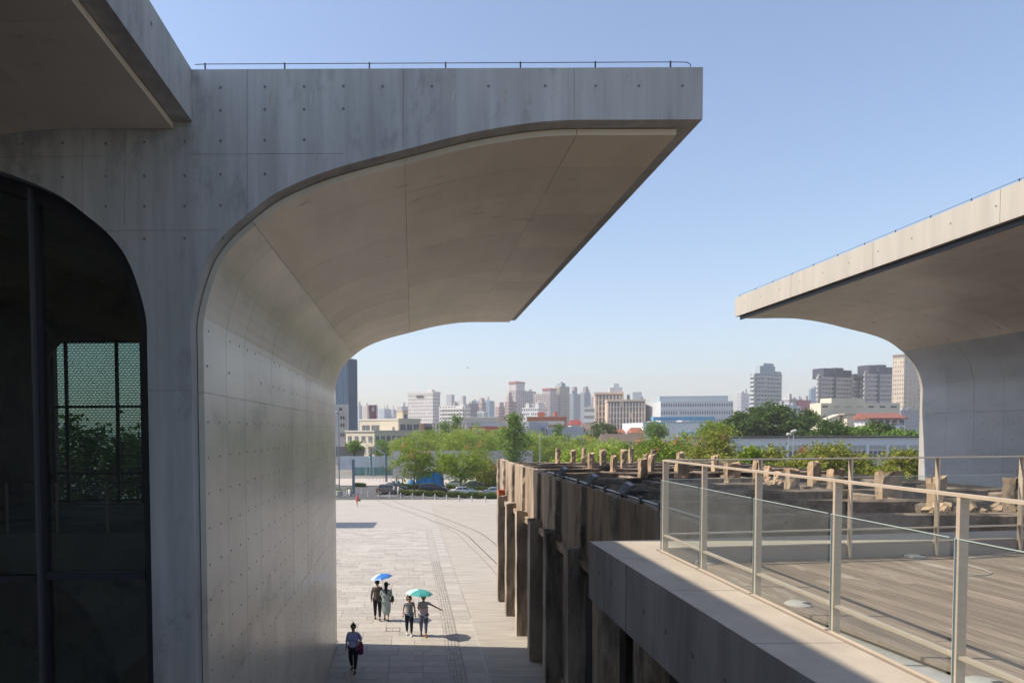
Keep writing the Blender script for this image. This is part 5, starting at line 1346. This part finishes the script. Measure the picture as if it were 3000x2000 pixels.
# faint distant blocks
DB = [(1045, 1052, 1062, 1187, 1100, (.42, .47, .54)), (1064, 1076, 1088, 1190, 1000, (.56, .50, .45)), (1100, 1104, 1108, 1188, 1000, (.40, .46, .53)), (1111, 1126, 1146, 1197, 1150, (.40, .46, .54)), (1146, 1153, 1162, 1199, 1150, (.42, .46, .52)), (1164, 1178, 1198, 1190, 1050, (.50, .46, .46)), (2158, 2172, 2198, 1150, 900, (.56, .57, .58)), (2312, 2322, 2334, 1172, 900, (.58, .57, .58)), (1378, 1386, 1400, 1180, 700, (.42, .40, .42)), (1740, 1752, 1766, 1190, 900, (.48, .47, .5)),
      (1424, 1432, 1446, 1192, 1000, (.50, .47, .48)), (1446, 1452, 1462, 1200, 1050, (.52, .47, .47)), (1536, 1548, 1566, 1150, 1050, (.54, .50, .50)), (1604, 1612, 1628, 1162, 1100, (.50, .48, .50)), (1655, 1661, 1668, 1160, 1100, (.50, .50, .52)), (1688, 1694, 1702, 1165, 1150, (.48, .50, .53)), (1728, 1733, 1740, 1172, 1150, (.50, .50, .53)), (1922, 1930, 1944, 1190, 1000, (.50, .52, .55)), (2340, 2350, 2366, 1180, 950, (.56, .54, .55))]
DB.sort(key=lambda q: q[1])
ON = 'first second third fourth fifth sixth seventh eighth ninth tenth eleventh twelfth thirteenth fourteenth fifteenth sixteenth seventeenth eighteenth nineteenth'.split()
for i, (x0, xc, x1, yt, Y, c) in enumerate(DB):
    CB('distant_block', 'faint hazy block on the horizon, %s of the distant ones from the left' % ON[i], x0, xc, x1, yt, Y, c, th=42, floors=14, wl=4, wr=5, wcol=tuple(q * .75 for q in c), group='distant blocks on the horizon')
# ================================================================== vehicles
K['tyre'] = mat('tyre', (.02, .02, .02), .8); K['rim'] = mat('wheel_rim', (.45, .45, .46), .35, metal=.7)
K['carglass'] = mat('car_glass', (.03, .04, .05), .08, spec=.8)
K['lampw'] = mat('headlamp', (.7, .72, .72), .15); K['lampr'] = mat('tail_lamp', (.45, .03, .02), .25)
K['blacktrim'] = mat('black_trim', (.025, .025, .027), .5)
def car(label, kind, colr, bx0, bx1, by, heading=1, rough=.25, yaw=0.0, ybase=None, metal=.0):
    """bx0..bx1: span of the car in the photograph; it is modelled nose towards +x"""
    a, b = on_ground(bx0, by), on_ground(bx1, by)
    Lpx = b.x - a.x
    paint = mat('car_paint', colr, rough, metal=metal, spec=.6)
    L = {'suv': 4.55, 'mpv': 4.85, 'sedan': 4.7, 'hatch': 4.1}[kind]; Wd = 1.8
    # side outlines: lower body and glasshouse, x from tail (0) to nose (L)
    if kind == 'mpv':
        body = [(.02, .45), (.0, .95), (.12, 1.08), (.9, 1.10), (3.55, 1.08), (4.35, .95), (4.75, .78), (4.85, .55), (4.8, .32), (.1, .30)]
        cab = [(.10, 1.07), (.38, 1.62), (.9, 1.72), (2.5, 1.72), (3.0, 1.62), (3.95, 1.05)]; wx = (.88, 3.85)
    elif kind == 'suv':
        body = [(.02, .5), (.0, .98), (.15, 1.06), (.9, 1.08), (3.2, 1.06), (4.15, .98), (4.5, .80), (4.55, .55), (4.5, .34), (.1, .34)]
        cab = [(.12, 1.05), (.55, 1.56), (1.1, 1.66), (2.3, 1.66), (2.75, 1.56), (3.45, 1.04)]; wx = (.85, 3.65)
    elif kind == 'hatch':
        body = [(.02, .42), (.0, .85), (.12, .98), (.8, 1.0), (2.9, .98), (3.75, .88), (4.05, .72), (4.1, .5), (4.05, .28), (.1, .28)]
        cab = [(.12, .97), (.45, 1.42), (1.0, 1.5), (1.9, 1.5), (2.3, 1.42), (3.1, .96)]; wx = (.75, 3.35)
    else:
        body = [(.03, .40), (.0, .80), (.1, .93), (.7, .97), (1.2, .96), (3.3, .94), (4.3, .82), (4.65, .66), (4.7, .46), (4.62, .25), (.1, .25)]
        cab = [(.55, .95), (1.15, 1.36), (1.6, 1.45), (2.35, 1.45), (2.75, 1.36), (3.55, .93)]; wx = (.95, 3.75)
    p = Vector(((a.x + b.x) / 2, a.y + .9, a.z - .12 if a.y > 103.5 else a.z))
    t = thing('parked_car' if heading else 'car', label, 'car', (0, 0, 0), 'cars on the street beyond the plaza')
    def loft(outline, w0, w1, ztop, nm, m_, par, zmin=None):
        mb = MB(); n = len(outline); rows = []
        zs = [q[1] for q in outline]; lo_, hi_ = min(zs), max(zs)
        secs = ((-1.0, .0), (-.94, .05), (-.6, .09), (0, .1), (.6, .09), (.94, .05), (1.0, .0))
        for (f_, ex) in secs:
            for (x, z) in outline:
                tt = (z - lo_) / (hi_ - lo_)
                w_ = (w0 + (w1 - w0) * tt) / 2
                xx = L / 2 + (x - L / 2) * (1 + ex * .25 - .02); zz = z + (ex - .1) * .25 * tt
                mb.v.append((xx - L / 2, f_ * w_, zz))
        S = len(secs)
        for s in range(S - 1):
            for i in range(n):
                j = (i + 1) % n; mb.f.append((s * n + i, s * n + j, (s + 1) * n + j, (s + 1) * n + i))
        mb.f.append(tuple(range(n - 1, -1, -1))); mb.f.append(tuple((S - 1) * n + i for i in range(n)))
        mb.m = [0] * len(mb.f)
        return mb.build(nm, m_, par)
    loft(body, Wd, Wd * .98, 1, 'body', paint, t)
    loft(cab, Wd * .96, Wd * .72, 1, 'cabin', paint, t)
    # side windows on the sloping cabin sides, windscreen and rear window
    z0_, z1_ = cab[0][1] + .06, cab[2][1] - .12
    def side(x, z, sgn):
        zs = [q[1] for q in cab]; tt = (z - min(zs)) / (max(zs) - min(zs)); return (x - L / 2, sgn * ((Wd * .96 + (Wd * .72 - Wd * .96) * tt) / 2 + .012), z)
    def xat(z, front):
        pts = cab[3:] if front else cab[:3]
        for (xa, za), (xb, zb) in zip(pts[:-1], pts[1:]):
            if min(za, zb) <= z <= max(za, zb) and za != zb: return xa + (xb - xa) * (z - za) / (zb - za)
        return pts[0][0]
    splits = [0, .36, .69, 1.0] if kind != 'sedan' else [0, .48, 1.0]
    for sgn in (-1, 1):
        lo0, lo1, hi0, hi1 = xat(z0_, 0) + .12, xat(z0_, 1) - .18, xat(z1_, 0) + .10, xat(z1_, 1) - .10
        for u, v in zip(splits[:-1], splits[1:]):
            u2, v2 = u + .015, v - .015
            q = [side(lo0 + (lo1 - lo0) * u2, z0_, sgn), side(lo0 + (lo1 - lo0) * v2, z0_, sgn), side(hi0 + (hi1 - hi0) * v2, z1_, sgn), side(hi0 + (hi1 - hi0) * u2, z1_, sgn)]
            MB().quad(*(q if sgn < 0 else q[::-1])).build('window', K['carglass'], t)
    for front in (0, 1):
        e = .02 if front else -.02; q = []
        for z, w_ in ((z0_, .80), (z1_ + .05, .64)):
            x = xat(z, front) + e - L / 2; q += [(x, -w_ * .98, z + .015), (x, w_ * .98, z + .015)]
        MB().quad(q[0], q[1], q[3], q[2]).build('windscreen' if front else 'rear_window', K['carglass'], t)
    for x in wx:
        for sgn in (-1, 1):
            r_ = .33 if kind in ('suv', 'mpv') else .31
            rot = Matrix.Rotation(R(90), 3, 'X')
            wh = MB().lathe([(r_ * .6, -.11), (r_, -.10), (r_, .10), (r_ * .6, .11), (.0005, .08)], (x - L / 2, sgn * (Wd / 2 - .1), r_), 14, mat=rot).build('wheel', K['tyre'], t)
            y_ = sgn * (Wd / 2 + .012)
            MB().lathe([(r_ * .62, 0), (r_ * .5, .012), (.0005, .02)], (x - L / 2, y_, r_), 10, mat=Matrix.Rotation(R(90 if sgn < 0 else -90), 3, 'X')).build('rim', K['rim'], wh)
    nz = body[-3][1]
    for sgn in (-1, 1):
        MB().box(L / 2 - .16, L / 2 - .015, min(sgn * .5, sgn * .86), max(sgn * .5, sgn * .86), nz + .02, nz + .2).build('headlight', K['lampw'], t)
        MB().box(-L / 2 - .012, -L / 2 + .12, min(sgn * .55, sgn * .885), max(sgn * .55, sgn * .885), .72, .95).build('tail_light', K['lampr'], t)
        MB().box(L * .26, L * .26 + .16, sgn * .93 - .08, sgn * .93 + .08, z0_ - .03, z0_ + .1).build('mirror', paint, t)
        for fx in (-.18, .08):
            MB().box(L * fx, L * fx + .16, sgn * .905 - .012, sgn * .905 + .012, .86, .89).build('door_handle', K['rim'], t)
    MB().box(L / 2 - .05, L / 2 + .012, -.5, .5, .38, .56).build('grille', K['blacktrim'], t)
    MB().box(-L / 2 + .2, L / 2 - .2, -Wd / 2 + .06, Wd / 2 - .06, .16, .32).build('underbody', K['blacktrim'], t)
    sc = Lpx / L; sc = 1.0 if .8 < sc < 1.25 else sc
    place(t, p, (0 if heading > 0 else math.pi) + yaw, 1.0)
    return t
def c1(x, y): return z1(x, y)
def CAR(label, kind, colr, x0, x1, y, **kw):
    car(label, kind, colr, c1(x0, y)[0], c1(x1, y)[0], c1(0, y)[1], **kw)
CAR('brown metallic estate car at the left of the queue', 'suv', (.20, .17, .14), 560, 955, 780, metal=.4)
CAR('dark blue car just behind the brown one, mostly hidden', 'sedan', (.04, .05, .08), 640, 985, 738)
CAR('black people carrier with tinted windows in the near lane', 'mpv', (.05, .04, .045), 1170, 1555, 772)
CAR('white saloon parked behind a street tree trunk', 'sedan', (.72, .72, .72), 1600, 1995, 797)
CAR('silver saloon partly hidden by the ruined wall', 'sedan', (.52, .56, .58), 2062, 2440, 806, metal=.3)
CAR('cream taxi in the far lane behind the people carrier', 'sedan', (.58, .60, .46), 1530, 1880, 692)
CAR('grey saloon in the far lane showing its red tail lamp', 'sedan', (.12, .13, .16), 1745, 2062, 706, heading=-1)
CAR('pale teal car crossing beyond the traffic lights', 'hatch', (.34, .50, .50), 370, 500, 510, heading=-1, yaw=.5)

# ================================================================== people
SK = mat('skin', (.50, .30, .20), .6); HAIR = mat('dark_hair', (.014, .011, .010), .5)
def cloth(nm, c, var=.1): return mat(nm, c, .9, var=var, vscale=5, bump=.15, bscale=30)
TMP = bpy.data.scenes.new('workbench')
def striped(nm):
    m_ = cloth(nm, (.4, .4, .42), 0); n_, l_ = m_.node_tree.nodes, m_.node_tree.links
    wv = n_.new('ShaderNodeTexWave'); wv.bands_direction = 'Z'; wv.inputs['Scale'].default_value = 4.5
    tc_ = n_.new('ShaderNodeTexCoord'); l_.new(tc_.outputs['Object'], wv.inputs[0])
    rp = n_.new('ShaderNodeValToRGB'); rp.color_ramp.elements[0].color = (.07, .07, .09, 1); rp.color_ramp.elements[1].color = (.6, .6, .62, 1)
    l_.new(wv.outputs[1], rp.inputs[0]); l_.new(rp.outputs[0], n_['Principled BSDF'].inputs['Base Color']); return m_
def skinned(name, nodes, edges, m_, parent, sub=2, extra=None):
    me = bpy.data.meshes.new(name); me.from_pydata([n_[:3] for n_ in nodes], edges, [])
    o = bpy.data.objects.new(name, me); TMP.collection.objects.link(o)
    md = o.modifiers.new('s', 'SKIN'); md.use_smooth_shade = True; md.branch_smoothing = .3
    sv = me.skin_vertices[0].data
    for i, n_ in enumerate(nodes):
        r_ = n_[3]; sv[i].radius = r_ if isinstance(r_, tuple) else (r_, r_)
        sv[i].use_root = (i == 0)
    ss = o.modifiers.new('u', 'SUBSURF'); ss.levels = sub; ss.render_levels = sub
    vl = TMP.view_layers[0]; vl.update()
    ev = o.evaluated_get(vl.depsgraph)
    nm = bpy.data.meshes.new_from_object(ev)
    bpy.data.objects.remove(o); bpy.data.meshes.remove(me)
    nm.name = name; nm.materials.clear(); nm.materials.append(m_)
    if extra is not None:
        bm = bmesh.new(); bm.from_mesh(nm); bm2 = extra.mesh('x', m_); bm.from_mesh(bm2); bm.to_mesh(nm); bm.free()
    nm.polygons.foreach_set('use_smooth', [True] * len(nm.polygons))
    return link(name, nm, parent)
def fingers(mb, wrist, d, side, size=1.0):
    """palm and five separate fingers, d = pointing direction"""
    w_, d = Vector(wrist), Vector(d).normalized(); s = Vector(side); s = (s - d * s.dot(d)).normalized(); n = d.cross(s)
    k = size
    pts = [w_, w_ + d * .04 * k, w_ + d * .085 * k]
    mb.tube(pts, [.022 * k, .032 * k, .03 * k], 7)
    for i, (off, ln) in enumerate(((-.028, .060), (-.010, .075), (.010, .070), (.028, .055))):
        b0_ = w_ + d * .08 * k + s * off * k
        mb.tube([b0_, b0_ + d * ln * .5 * k + n * .006 * k, b0_ + d * ln * k + n * .02 * k], [.0095 * k, .0085 * k, .006 * k], 5)
    b0_ = w_ + d * .035 * k + s * -.026 * k
    mb.tube([b0_, b0_ + (d * .7 - s * .8) * .03 * k, b0_ + (d * 1.1 - s * .7) * .05 * k], [.011 * k, .0095 * k, .007 * k], 5)
def person(label, loc, rz, h, top, bottom, shoe, stride=.16, armL=None, armR=None, sleeve='short', hair='short', dress=None, sandals=False, category='person', group='people on the plaza', lean=0.0, topname='shirt', torso_w=1.0, skirt=None):
    """faces local +y; armL / armR = (elbow, hand) in local coordinates for a 1.65 m figure"""
    k = h / 1.65
    t = thing('person', label, category, (0, 0, 0), group)
    S = lambda x, y, z, r: (x * k, y * k, z * k, tuple(q * k for q in r) if isinstance(r, tuple) else r * k)
    hipz = .86; st = stride
    aL = armL or ((-.235, -.03, 1.08), (-.25, .03, .86)); aR = armR or ((.235, -.03, 1.08), (.25, .05, .86))
    kneeL, ankL = (-.095, .05 + st * .35, .47), (-.09, st, .075)
    kneeR, ankR = (.095, .05 - st * .15, .47), (.09, -st, .10)
    # body: one continuous skin from head to feet
    N = [S(0, 0, .93, (.13, .095)), S(0, lean * .3, 1.12, (.115, .08)), S(0, lean * .7, 1.30, (.14, .085)), S(0, lean, 1.395, (.06, .055)), S(0, lean + .005, 1.45, .047), S(0, lean + .012, 1.505, (.076, .084)), S(0, lean + .008, 1.575, (.086, .10)), S(0, lean - .005, 1.63, (.06, .07)),
         S(-.165, lean * .8, 1.345, .052), S(*aL[0], .038), S(*aL[1], .026), S(.165, lean * .8, 1.345, .052), S(*aR[0], .038), S(*aR[1], .026),
         S(-.09, 0, hipz, .085), S(*kneeL, .056), S(*ankL, .036), S(.09, 0, hipz, .085), S(*kneeR, .056), S(*ankR, .036)]
    E = [(0, 1), (1, 2), (2, 3), (3, 4), (4, 5), (5, 6), (6, 7), (2, 8), (8, 9), (9, 10), (2, 11), (11, 12), (12, 13), (0, 14), (14, 15), (15, 16), (0, 17), (17, 18), (18, 19)]
    ex = MB()
    for A, sg in ((aL, -1), (aR, 1)):
        w_ = Vector(A[1]) * k; d = (Vector(A[1]) - Vector(A[0])); fingers(ex, w_ - d.normalized() * .01, d, (0, 1, 0) if abs(d.normalized().y) < .8 else (1, 0, 0), k)
    ex.tube([(0, (lean + .085) * k, 1.555 * k), (0, (lean + .112) * k, 1.525 * k), (0, (lean + .085) * k, 1.518 * k)], [.008 * k, .016 * k, .01 * k], 5)
    for sg in (-1, 1): ex.tube([(sg * .072 * k, lean * k, 1.57 * k), (sg * .085 * k, (lean - .01) * k, 1.545 * k), (sg * .074 * k, lean * k, 1.515 * k)], [.012 * k, .016 * k, .009 * k], 5)
    body = skinned('body', N, E, SK, t, extra=ex)
    em = MB()
    for sg in (-1, 1):
        MB().lathe([(.0005, -.008), (.009, -.004), (.011, 0), (.009, .004), (.0005, .008)], (sg * .03 * k, (lean + .088) * k, 1.565 * k), 6).build('eye', HAIR, t)
    MB().tube([(-.024 * k, (lean + .082) * k, 1.49 * k), (0, (lean + .09) * k, 1.487 * k), (.024 * k, (lean + .082) * k, 1.49 * k)], .006 * k, 5).build('mouth', mat('lips', (.30, .12, .10), .5), t)
    # hair: a cap that leaves the face free, plus what hangs from it
    hb_ = MB(); nu, nv = 14, 10; c_ = Vector((0, lean - .012, 1.588)); rr_ = (.104, .118, .102)
    for a_ in range(nv + 1):
        for b_ in range(nu):
            ph, th_ = math.pi * a_ / nv, 2 * math.pi * b_ / nu
            hb_.v.append(tuple((c_ + Vector((rr_[0] * math.sin(ph) * math.cos(th_), rr_[1] * math.sin(ph) * math.sin(th_), rr_[2] * math.cos(ph)))) * k))
    for a_ in range(nv):
        for b_ in range(nu):
            q_ = (a_ * nu + b_, a_ * nu + (b_ + 1) % nu, (a_ + 1) * nu + (b_ + 1) % nu, (a_ + 1) * nu + b_)
            m_ = sum((Vector(hb_.v[x_]) for x_ in q_), Vector()) / 4 / k - c_
            if m_.y > .045 and m_.z < .035: continue
            if m_.z < -.075 and hair == 'short': continue
            hb_.f.append(q_[::-1])
    hb_.m = [0] * len(hb_.f)
    V3 = lambda x, y, z: (x * k, (y + lean) * k, z * k)
    if hair == 'long': hb_.tube([V3(0, -.08, 1.55), V3(0, -.115, 1.42), V3(.01, -.125, 1.3), V3(.01, -.12, 1.18)], [.075 * k, .07 * k, .055 * k, .015 * k], 8)
    if hair == 'bob':
        for sg in (-1, 1): hb_.tube([V3(sg * .075, -.02, 1.60), V3(sg * .088, -.01, 1.52), V3(sg * .075, .005, 1.42)], [.035 * k, .038 * k, .012 * k], 7)
        hb_.tube([V3(0, -.08, 1.56), V3(0, -.09, 1.48), V3(0, -.085, 1.41)], [.07 * k, .075 * k, .03 * k], 8)
    if hair == 'bun': hb_.lathe([(.0005, -.035), (.03, -.02), (.038, 0), (.03, .02), (.0005, .035)], V3(0, -.04, 1.70), 8)
    hb_.build('hair', HAIR, t, smooth=True)
    # top
    g_ = .022
    low = .80 if not dress else .5
    tn = [S(0, 0, 1.0, (.172 * torso_w, .13)), S(0, lean * .3, 1.14, (.162 * torso_w, .12)), S(0, lean * .7, 1.29, (.185, .12)), S(0, lean * .9, 1.375, (.085, .075)),
          S(-.17, lean * .8, 1.345, .066), S(.17, lean * .8, 1.345, .066), S(0, 0, .88, (.20 * torso_w, .145))]
    te = [(0, 1), (1, 2), (2, 3), (2, 4), (2, 5), (0, 6)]
    if skirt: tn.append(S(0, 0, skirt, (.20, .16))); te.append((6, 7))
    for A, si in ((aL, 4), (aR, 5)):
        e_, h_ = Vector(A[0]), Vector(A[1]); s_ = Vector(tn[si][:3]) / k
        if sleeve == 'short': q = s_.lerp(e_, .55); tn.append(S(*q, .056)); te.append((si, len(tn) - 1))
        else:
            tn.append(S(*e_, .052)); te.append((si, len(tn) - 1)); q = e_.lerp(h_, .9 if sleeve == 'long' else .45); tn.append(S(*q, .040)); te.append((len(tn) - 2, len(tn) - 1))
    skinned(topname, tn, te, top, t)
    # trousers
    bn = [S(0, 0, .93, (.17, .128)), S(-.092, 0, hipz - .02, .112), S(*kneeL, .078), S(.092, 0, hipz - .02, .112), S(*kneeR, .078),
          S(*Vector(kneeL).lerp(Vector(ankL), .86), .052), S(*Vector(kneeR).lerp(Vector(ankR), .86), .052)]
    if bottom is not None: skinned('trousers', bn, [(0, 1), (1, 2), (2, 5), (0, 3), (3, 4), (4, 6)], bottom, t)
    for A in (ankL, ankR):
        lift = 0 if A is ankL else .02
        sn = [S(A[0], A[1] - .04, .035 + lift, (.036, .034)), S(A[0], A[1] + .06, .032 + lift, (.042, .03)), S(A[0], A[1] + .15, .026 + lift, (.036, .024)), S(A[0], A[1], .08 + lift, .034)]
        skinned('shoe', sn, [(0, 1), (1, 2), (0, 3)], shoe, t, sub=1)
    place(t, loc, rz)
    return t, k
def bagthing(name, label, loc, sx, sy, sz, m_, strap=None, rz=0):
    b = thing(name, label, 'bag', (0, 0, 0))
    mb = MB(); mb.lathe([(.3, -.5), (.48, -.42), (.5, -.1), (.44, .3), (.3, .5), (.0005, .5)], (0, 0, 0), 10)
    mb.v = [(x * sx, y * sy, z * sz) for x, y, z in mb.v]; mb.build('pouch', m_, b, smooth=True)
    if strap: MB().tube(strap, .010, 5).build('strap', m_, b)
    place(b, loc, rz); return b
def umbrella(label, top, colr, r=.56, tilt=(0, 0), hand=None, hgt=.17, panel2=None):
    u = thing('umbrella', label, 'umbrella', (0, 0, 0), 'umbrellas held against the sun')
    n = 8
    m1, m2 = mat('umbrella_cloth', colr, .45, var=.08, vscale=3), mat('umbrella_cloth_pale', panel2 or colr, .45)
    for i in range(n):
        mb = MB(); a0, a1 = 2 * math.pi * i / n, 2 * math.pi * (i + 1) / n; rows = []
        for (f_, z) in ((.02, 0), (.35, -.10 * hgt), (.7, -.42 * hgt), (.9, -.75 * hgt), (1.0, -hgt)):
            am = (a0 + a1) / 2; sag = .90 if f_ > .95 else .95
            rows.append([(math.cos(a0) * f_ * r, math.sin(a0) * f_ * r, z), (math.cos(am) * f_ * r * sag, math.sin(am) * f_ * r * sag, z + .012 * (f_ > .9)), (math.cos(a1) * f_ * r, math.sin(a1) * f_ * r, z)])
        for q in rows: mb.v += q
        for j in range(4):
            for i2 in range(2): mb.f.append((j * 3 + i2, j * 3 + i2 + 1, (j + 1) * 3 + i2 + 1, (j + 1) * 3 + i2))
        mb.m = [0] * len(mb.f)
        mb.build('canopy_panel', m2 if panel2 and i in (3, 4) else m1, u, smooth=True)
    MB().tube([(0, 0, .05), (0, 0, -.75)], .007, 5).build('shaft', K['rim'], u)
    MB().tube([(0, 0, -.75), (0, 0, -.86)], .014, 6).build('handle', K['blacktrim'], u)
    for i in range(n):
        a0 = 2 * math.pi * i / n; MB().tube([(0, 0, -.02), (math.cos(a0) * r * .7, math.sin(a0) * r * .7, -.45 * hgt)], .004, 4).build('rib', K['rim'], u)
    u.location = top; u.rotation_euler = (tilt[0], tilt[1], 0)
    return u
# the woman in the shade at the bottom
p = on_ground(1036, 1966)
person('woman in lavender shirt, dark leggings and sunglasses walking in the shade', p, math.pi - .12, 1.64, cloth('lavender_shirt', (.36, .38, .66)), cloth('black_leggings', (.015, .014, .016)), cloth('brown_sandals', (.08, .04, .025)), stride=.2, armL=((-.27, -.05, 1.14), (-.20, .12, 1.05)), sleeve='threequarter', hair='bun', torso_w=1.08, skirt=.70)
q = Matrix.Rotation(math.pi - .12, 3, 'Z')
gl = thing('sunglasses', 'dark sunglasses worn by the woman in the lavender shirt', 'sunglasses', tuple(p))
for sg in (-1, 1):
    c = Vector(p) + q @ Vector((sg * .032, .098, 1.556)); MB().lathe([(.026, -.004), (.026, .004), (.0005, .006)], tuple(c), 8, mat=Matrix.Rotation(R(90), 3, 'X')).build('lens', K['blacktrim'], gl)
MB().tube([Vector(p) + q @ Vector((-.06, .09, 1.56)), Vector(p) + q @ Vector((.06, .09, 1.56))], .004, 4).build('bridge', K['blacktrim'], gl)
bg = Vector(p) + q @ Vector((-.25, .03, .84))
bagthing('shoulder_bag', 'plum shoulder bag hanging at the hip of the woman in lavender', bg, .22, .15, .44, mat('plum_leather', (.17, .015, .08), .45, var=.2, vscale=6), strap=[(0, .02, .2), (.05, .03, .38), (.06, 0, .52), (.04, -.05, .3), (0, -.02, .2)], rz=math.pi)
# couple walking away under the blue umbrella
p = on_ground(1106, 1816)
person('man in grey sweater walking away under the blue umbrella', p, .05, 1.76, cloth('grey_sweater', (.14, .12, .105)), cloth('dark_jeans', (.02, .022, .03)), cloth('black_shoes', (.02, .02, .022)), stride=.18, armR=((.22, .02, 1.08), (.12, .16, 1.22)), sleeve='long', hair='short')
pu = p + Vector((.16, .12, 2.02)); umbrella('bright blue umbrella held over the couple walking away', pu, (.04, .18, .52), .50, (.0, -.18), panel2=(.45, .62, .85))
p = on_ground(1132, 1818)
person('woman in pale grey dress and black cap walking away', p, -.08, 1.66, cloth('grey_green_dress', (.36, .44, .45)), None, cloth('black_ankle_boots', (.02, .016, .014)), stride=.16, armL=((-.25, -.02, 1.12), (-.17, .05, 1.22)), sleeve='threequarter', hair='long', dress=True, topname='dress', torso_w=1.12, skirt=.24)
cp = thing('cap', 'black cap worn by the woman in the pale dress', 'cap', tuple(p))
MB().lathe([(.10, 1.585), (.102, 1.63), (.085, 1.69), (.04, 1.72), (.0005, 1.725)], tuple(p), 12, sy=1.12).build('crown', K['blacktrim'], cp, smooth=True)
MB().box(p.x + .02, p.x + .18, p.y + .02, p.y + .15, p.z + 1.60, p.z + 1.612).build('peak', K['blacktrim'], cp)
bagthing('handbag', 'small black handbag at the side of the woman in the pale dress', p + Vector((.27, .0, .98)), .16, .26, .26, K['blacktrim'], strap=[(0, .05, .1), (-.03, .03, .35), (-.05, 0, .46), (-.03, -.04, .3), (0, -.05, .1)])
# two women coming towards the camera under the turquoise umbrella
p = on_ground(1199, 1860)
person('woman in striped grey top and dark jeans under the turquoise umbrella', p, math.pi, 1.63, striped('striped_top'), cloth('blue_jeans', (.025, .035, .06)), cloth('white_trainers', (.7, .7, .7)), stride=.12, hair='bob')
p2 = on_ground(1241, 1862)
person('woman in loose pale pink blouse pointing right, holding the umbrella', p2, math.pi, 1.66, cloth('pink_blouse', (.62, .52, .55)), cloth('faded_jeans', (.14, .17, .24)), cloth('orange_shoes', (.42, .14, .03)), stride=.12, armL=((-.42, .02, 1.22), (-.66, .05, 1.10)), armR=((.23, -.02, 1.10), (.19, .15, 1.26)), hair='short', torso_w=1.12, skirt=.68)
umbrella('turquoise umbrella shared by the two women walking towards the camera', p2 + Vector((-.16, -.10, 1.92)), (.07, .36, .34), .57, (.0, .06), panel2=(.45, .72, .70))
# small far figures
p = on_ground(1047, 1482)
person('distant woman in red dress with dark hair crossing the plaza', p, math.pi * .9, 1.66, cloth('red_dress', (.50, .08, .08)), None, cloth('tan_shoes', (.3, .2, .12)), stride=.2, hair='long', topname='dress', skirt=.6, group='distant people at the plaza edge')
bagthing('green_bag', 'green bag carried by the distant woman in red', p + Vector((.32, 0, .85)), .28, .2, .34, mat('green_bag', (.02, .22, .18), .6))
for (x, y, lab, tp, bt, rz) in ((207, 845, 'distant person in white standing by the planters', (.7, .7, .7), (.55, .55, .55), 2.6), (612, 828, 'distant person in black top and pale shorts beside the brown car', (.03, .03, .03), (.5, .45, .38), 1.4), (820, 800, 'distant person in blue jeans walking past the brown car', (.55, .57, .6), (.06, .09, .18), -1.4), (880, 805, 'distant person in white bending near the hedge end', (.7, .7, .7), (.5, .48, .42), 1.9), (858, 640, 'distant rider in dark clothes on the far pavement', (.05, .06, .08), (.05, .05, .07), 2.2)):
    person(lab, on_ground(*z1(x, y)), rz, 1.68, cloth('far_top', tp), cloth('far_trousers', bt), K['blacktrim'], stride=.16, group='distant people at the plaza edge')
# mopeds on the far pavement
for i, (x, y) in enumerate(((840, 662), (900, 660))):
    p = on_ground(*z1(x, y)); mp = thing('moped', ('parked teal moped beside the rider', 'second teal moped, right of the first')[i], 'moped', tuple(p), 'mopeds on the far pavement')
    for dx in (-.6, .6): MB().lathe([(.14, -.05), (.25, -.05), (.25, .05), (.14, .05)], (p.x + dx, p.y, p.z + .25), 12, mat=Matrix.Rotation(R(90), 3, 'X')).build('wheel', K['tyre'], mp)
    mb = MB(); mb.tube([(p.x - .65, p.y, p.z + .62), (p.x - .2, p.y, p.z + .55), (p.x + .1, p.y, p.z + .3), (p.x + .45, p.y, p.z + .4), (p.x + .5, p.y, p.z + .95)], [.13, .16, .12, .14, .09], 7); mb.build('body', mat('moped_teal', (.03, .22, .25), .4), mp, smooth=True)
    MB().box(p.x - .6, p.x + .0, p.y - .13, p.y + .13, p.z + .70, p.z + .80).build('seat', K['blacktrim'], mp)
    MB().tube([(p.x + .42, p.y - .3, p.z + 1.0), (p.x + .5, p.y, p.z + .97), (p.x + .42, p.y + .3, p.z + 1.0)], .02, 5).build('handlebar', K['blacktrim'], mp)
# a bird in the sky
bp = at(1370, 1077, 160); bd = MB()
bd.tube([(bp.x - .3, bp.y, bp.z), (bp.x, bp.y, bp.z + .03), (bp.x + .3, bp.y, bp.z)], [.02, .09, .02], 6)
bd.add([(bp.x - .1, bp.y, bp.z + .05), (bp.x + .1, bp.y, bp.z + .05), (bp.x - .05, bp.y - .6, bp.z + .15), (bp.x - .05, bp.y + .6, bp.z + .15)], [(0, 1, 2), (1, 0, 3)])
bd.build('bird', mat('bird_grey', (.12, .12, .13), .9), label='tiny bird flying above the middle of the skyline', category='bird')

bpy.data.scenes.remove(TMP)
# ================================================================== haze
hb = MB(); hb.box(-1900, 1900, -150, 2600, -4.0, 200)
hm = bpy.data.materials.new('haze'); hm.use_nodes = True
n = hm.node_tree.nodes; n.remove(n['Principled BSDF'])
pv = n.new('ShaderNodeVolumePrincipled'); pv.inputs['Color'].default_value = (1.0, .97, 1.0, 1); pv.inputs['Density'].default_value = 0.00038
pv.inputs['Anisotropy'].default_value = 0.2
hm.node_tree.links.new(pv.outputs[0], n['Material Output'].inputs['Volume'])
hb.build('haze', hm, kind='stuff')
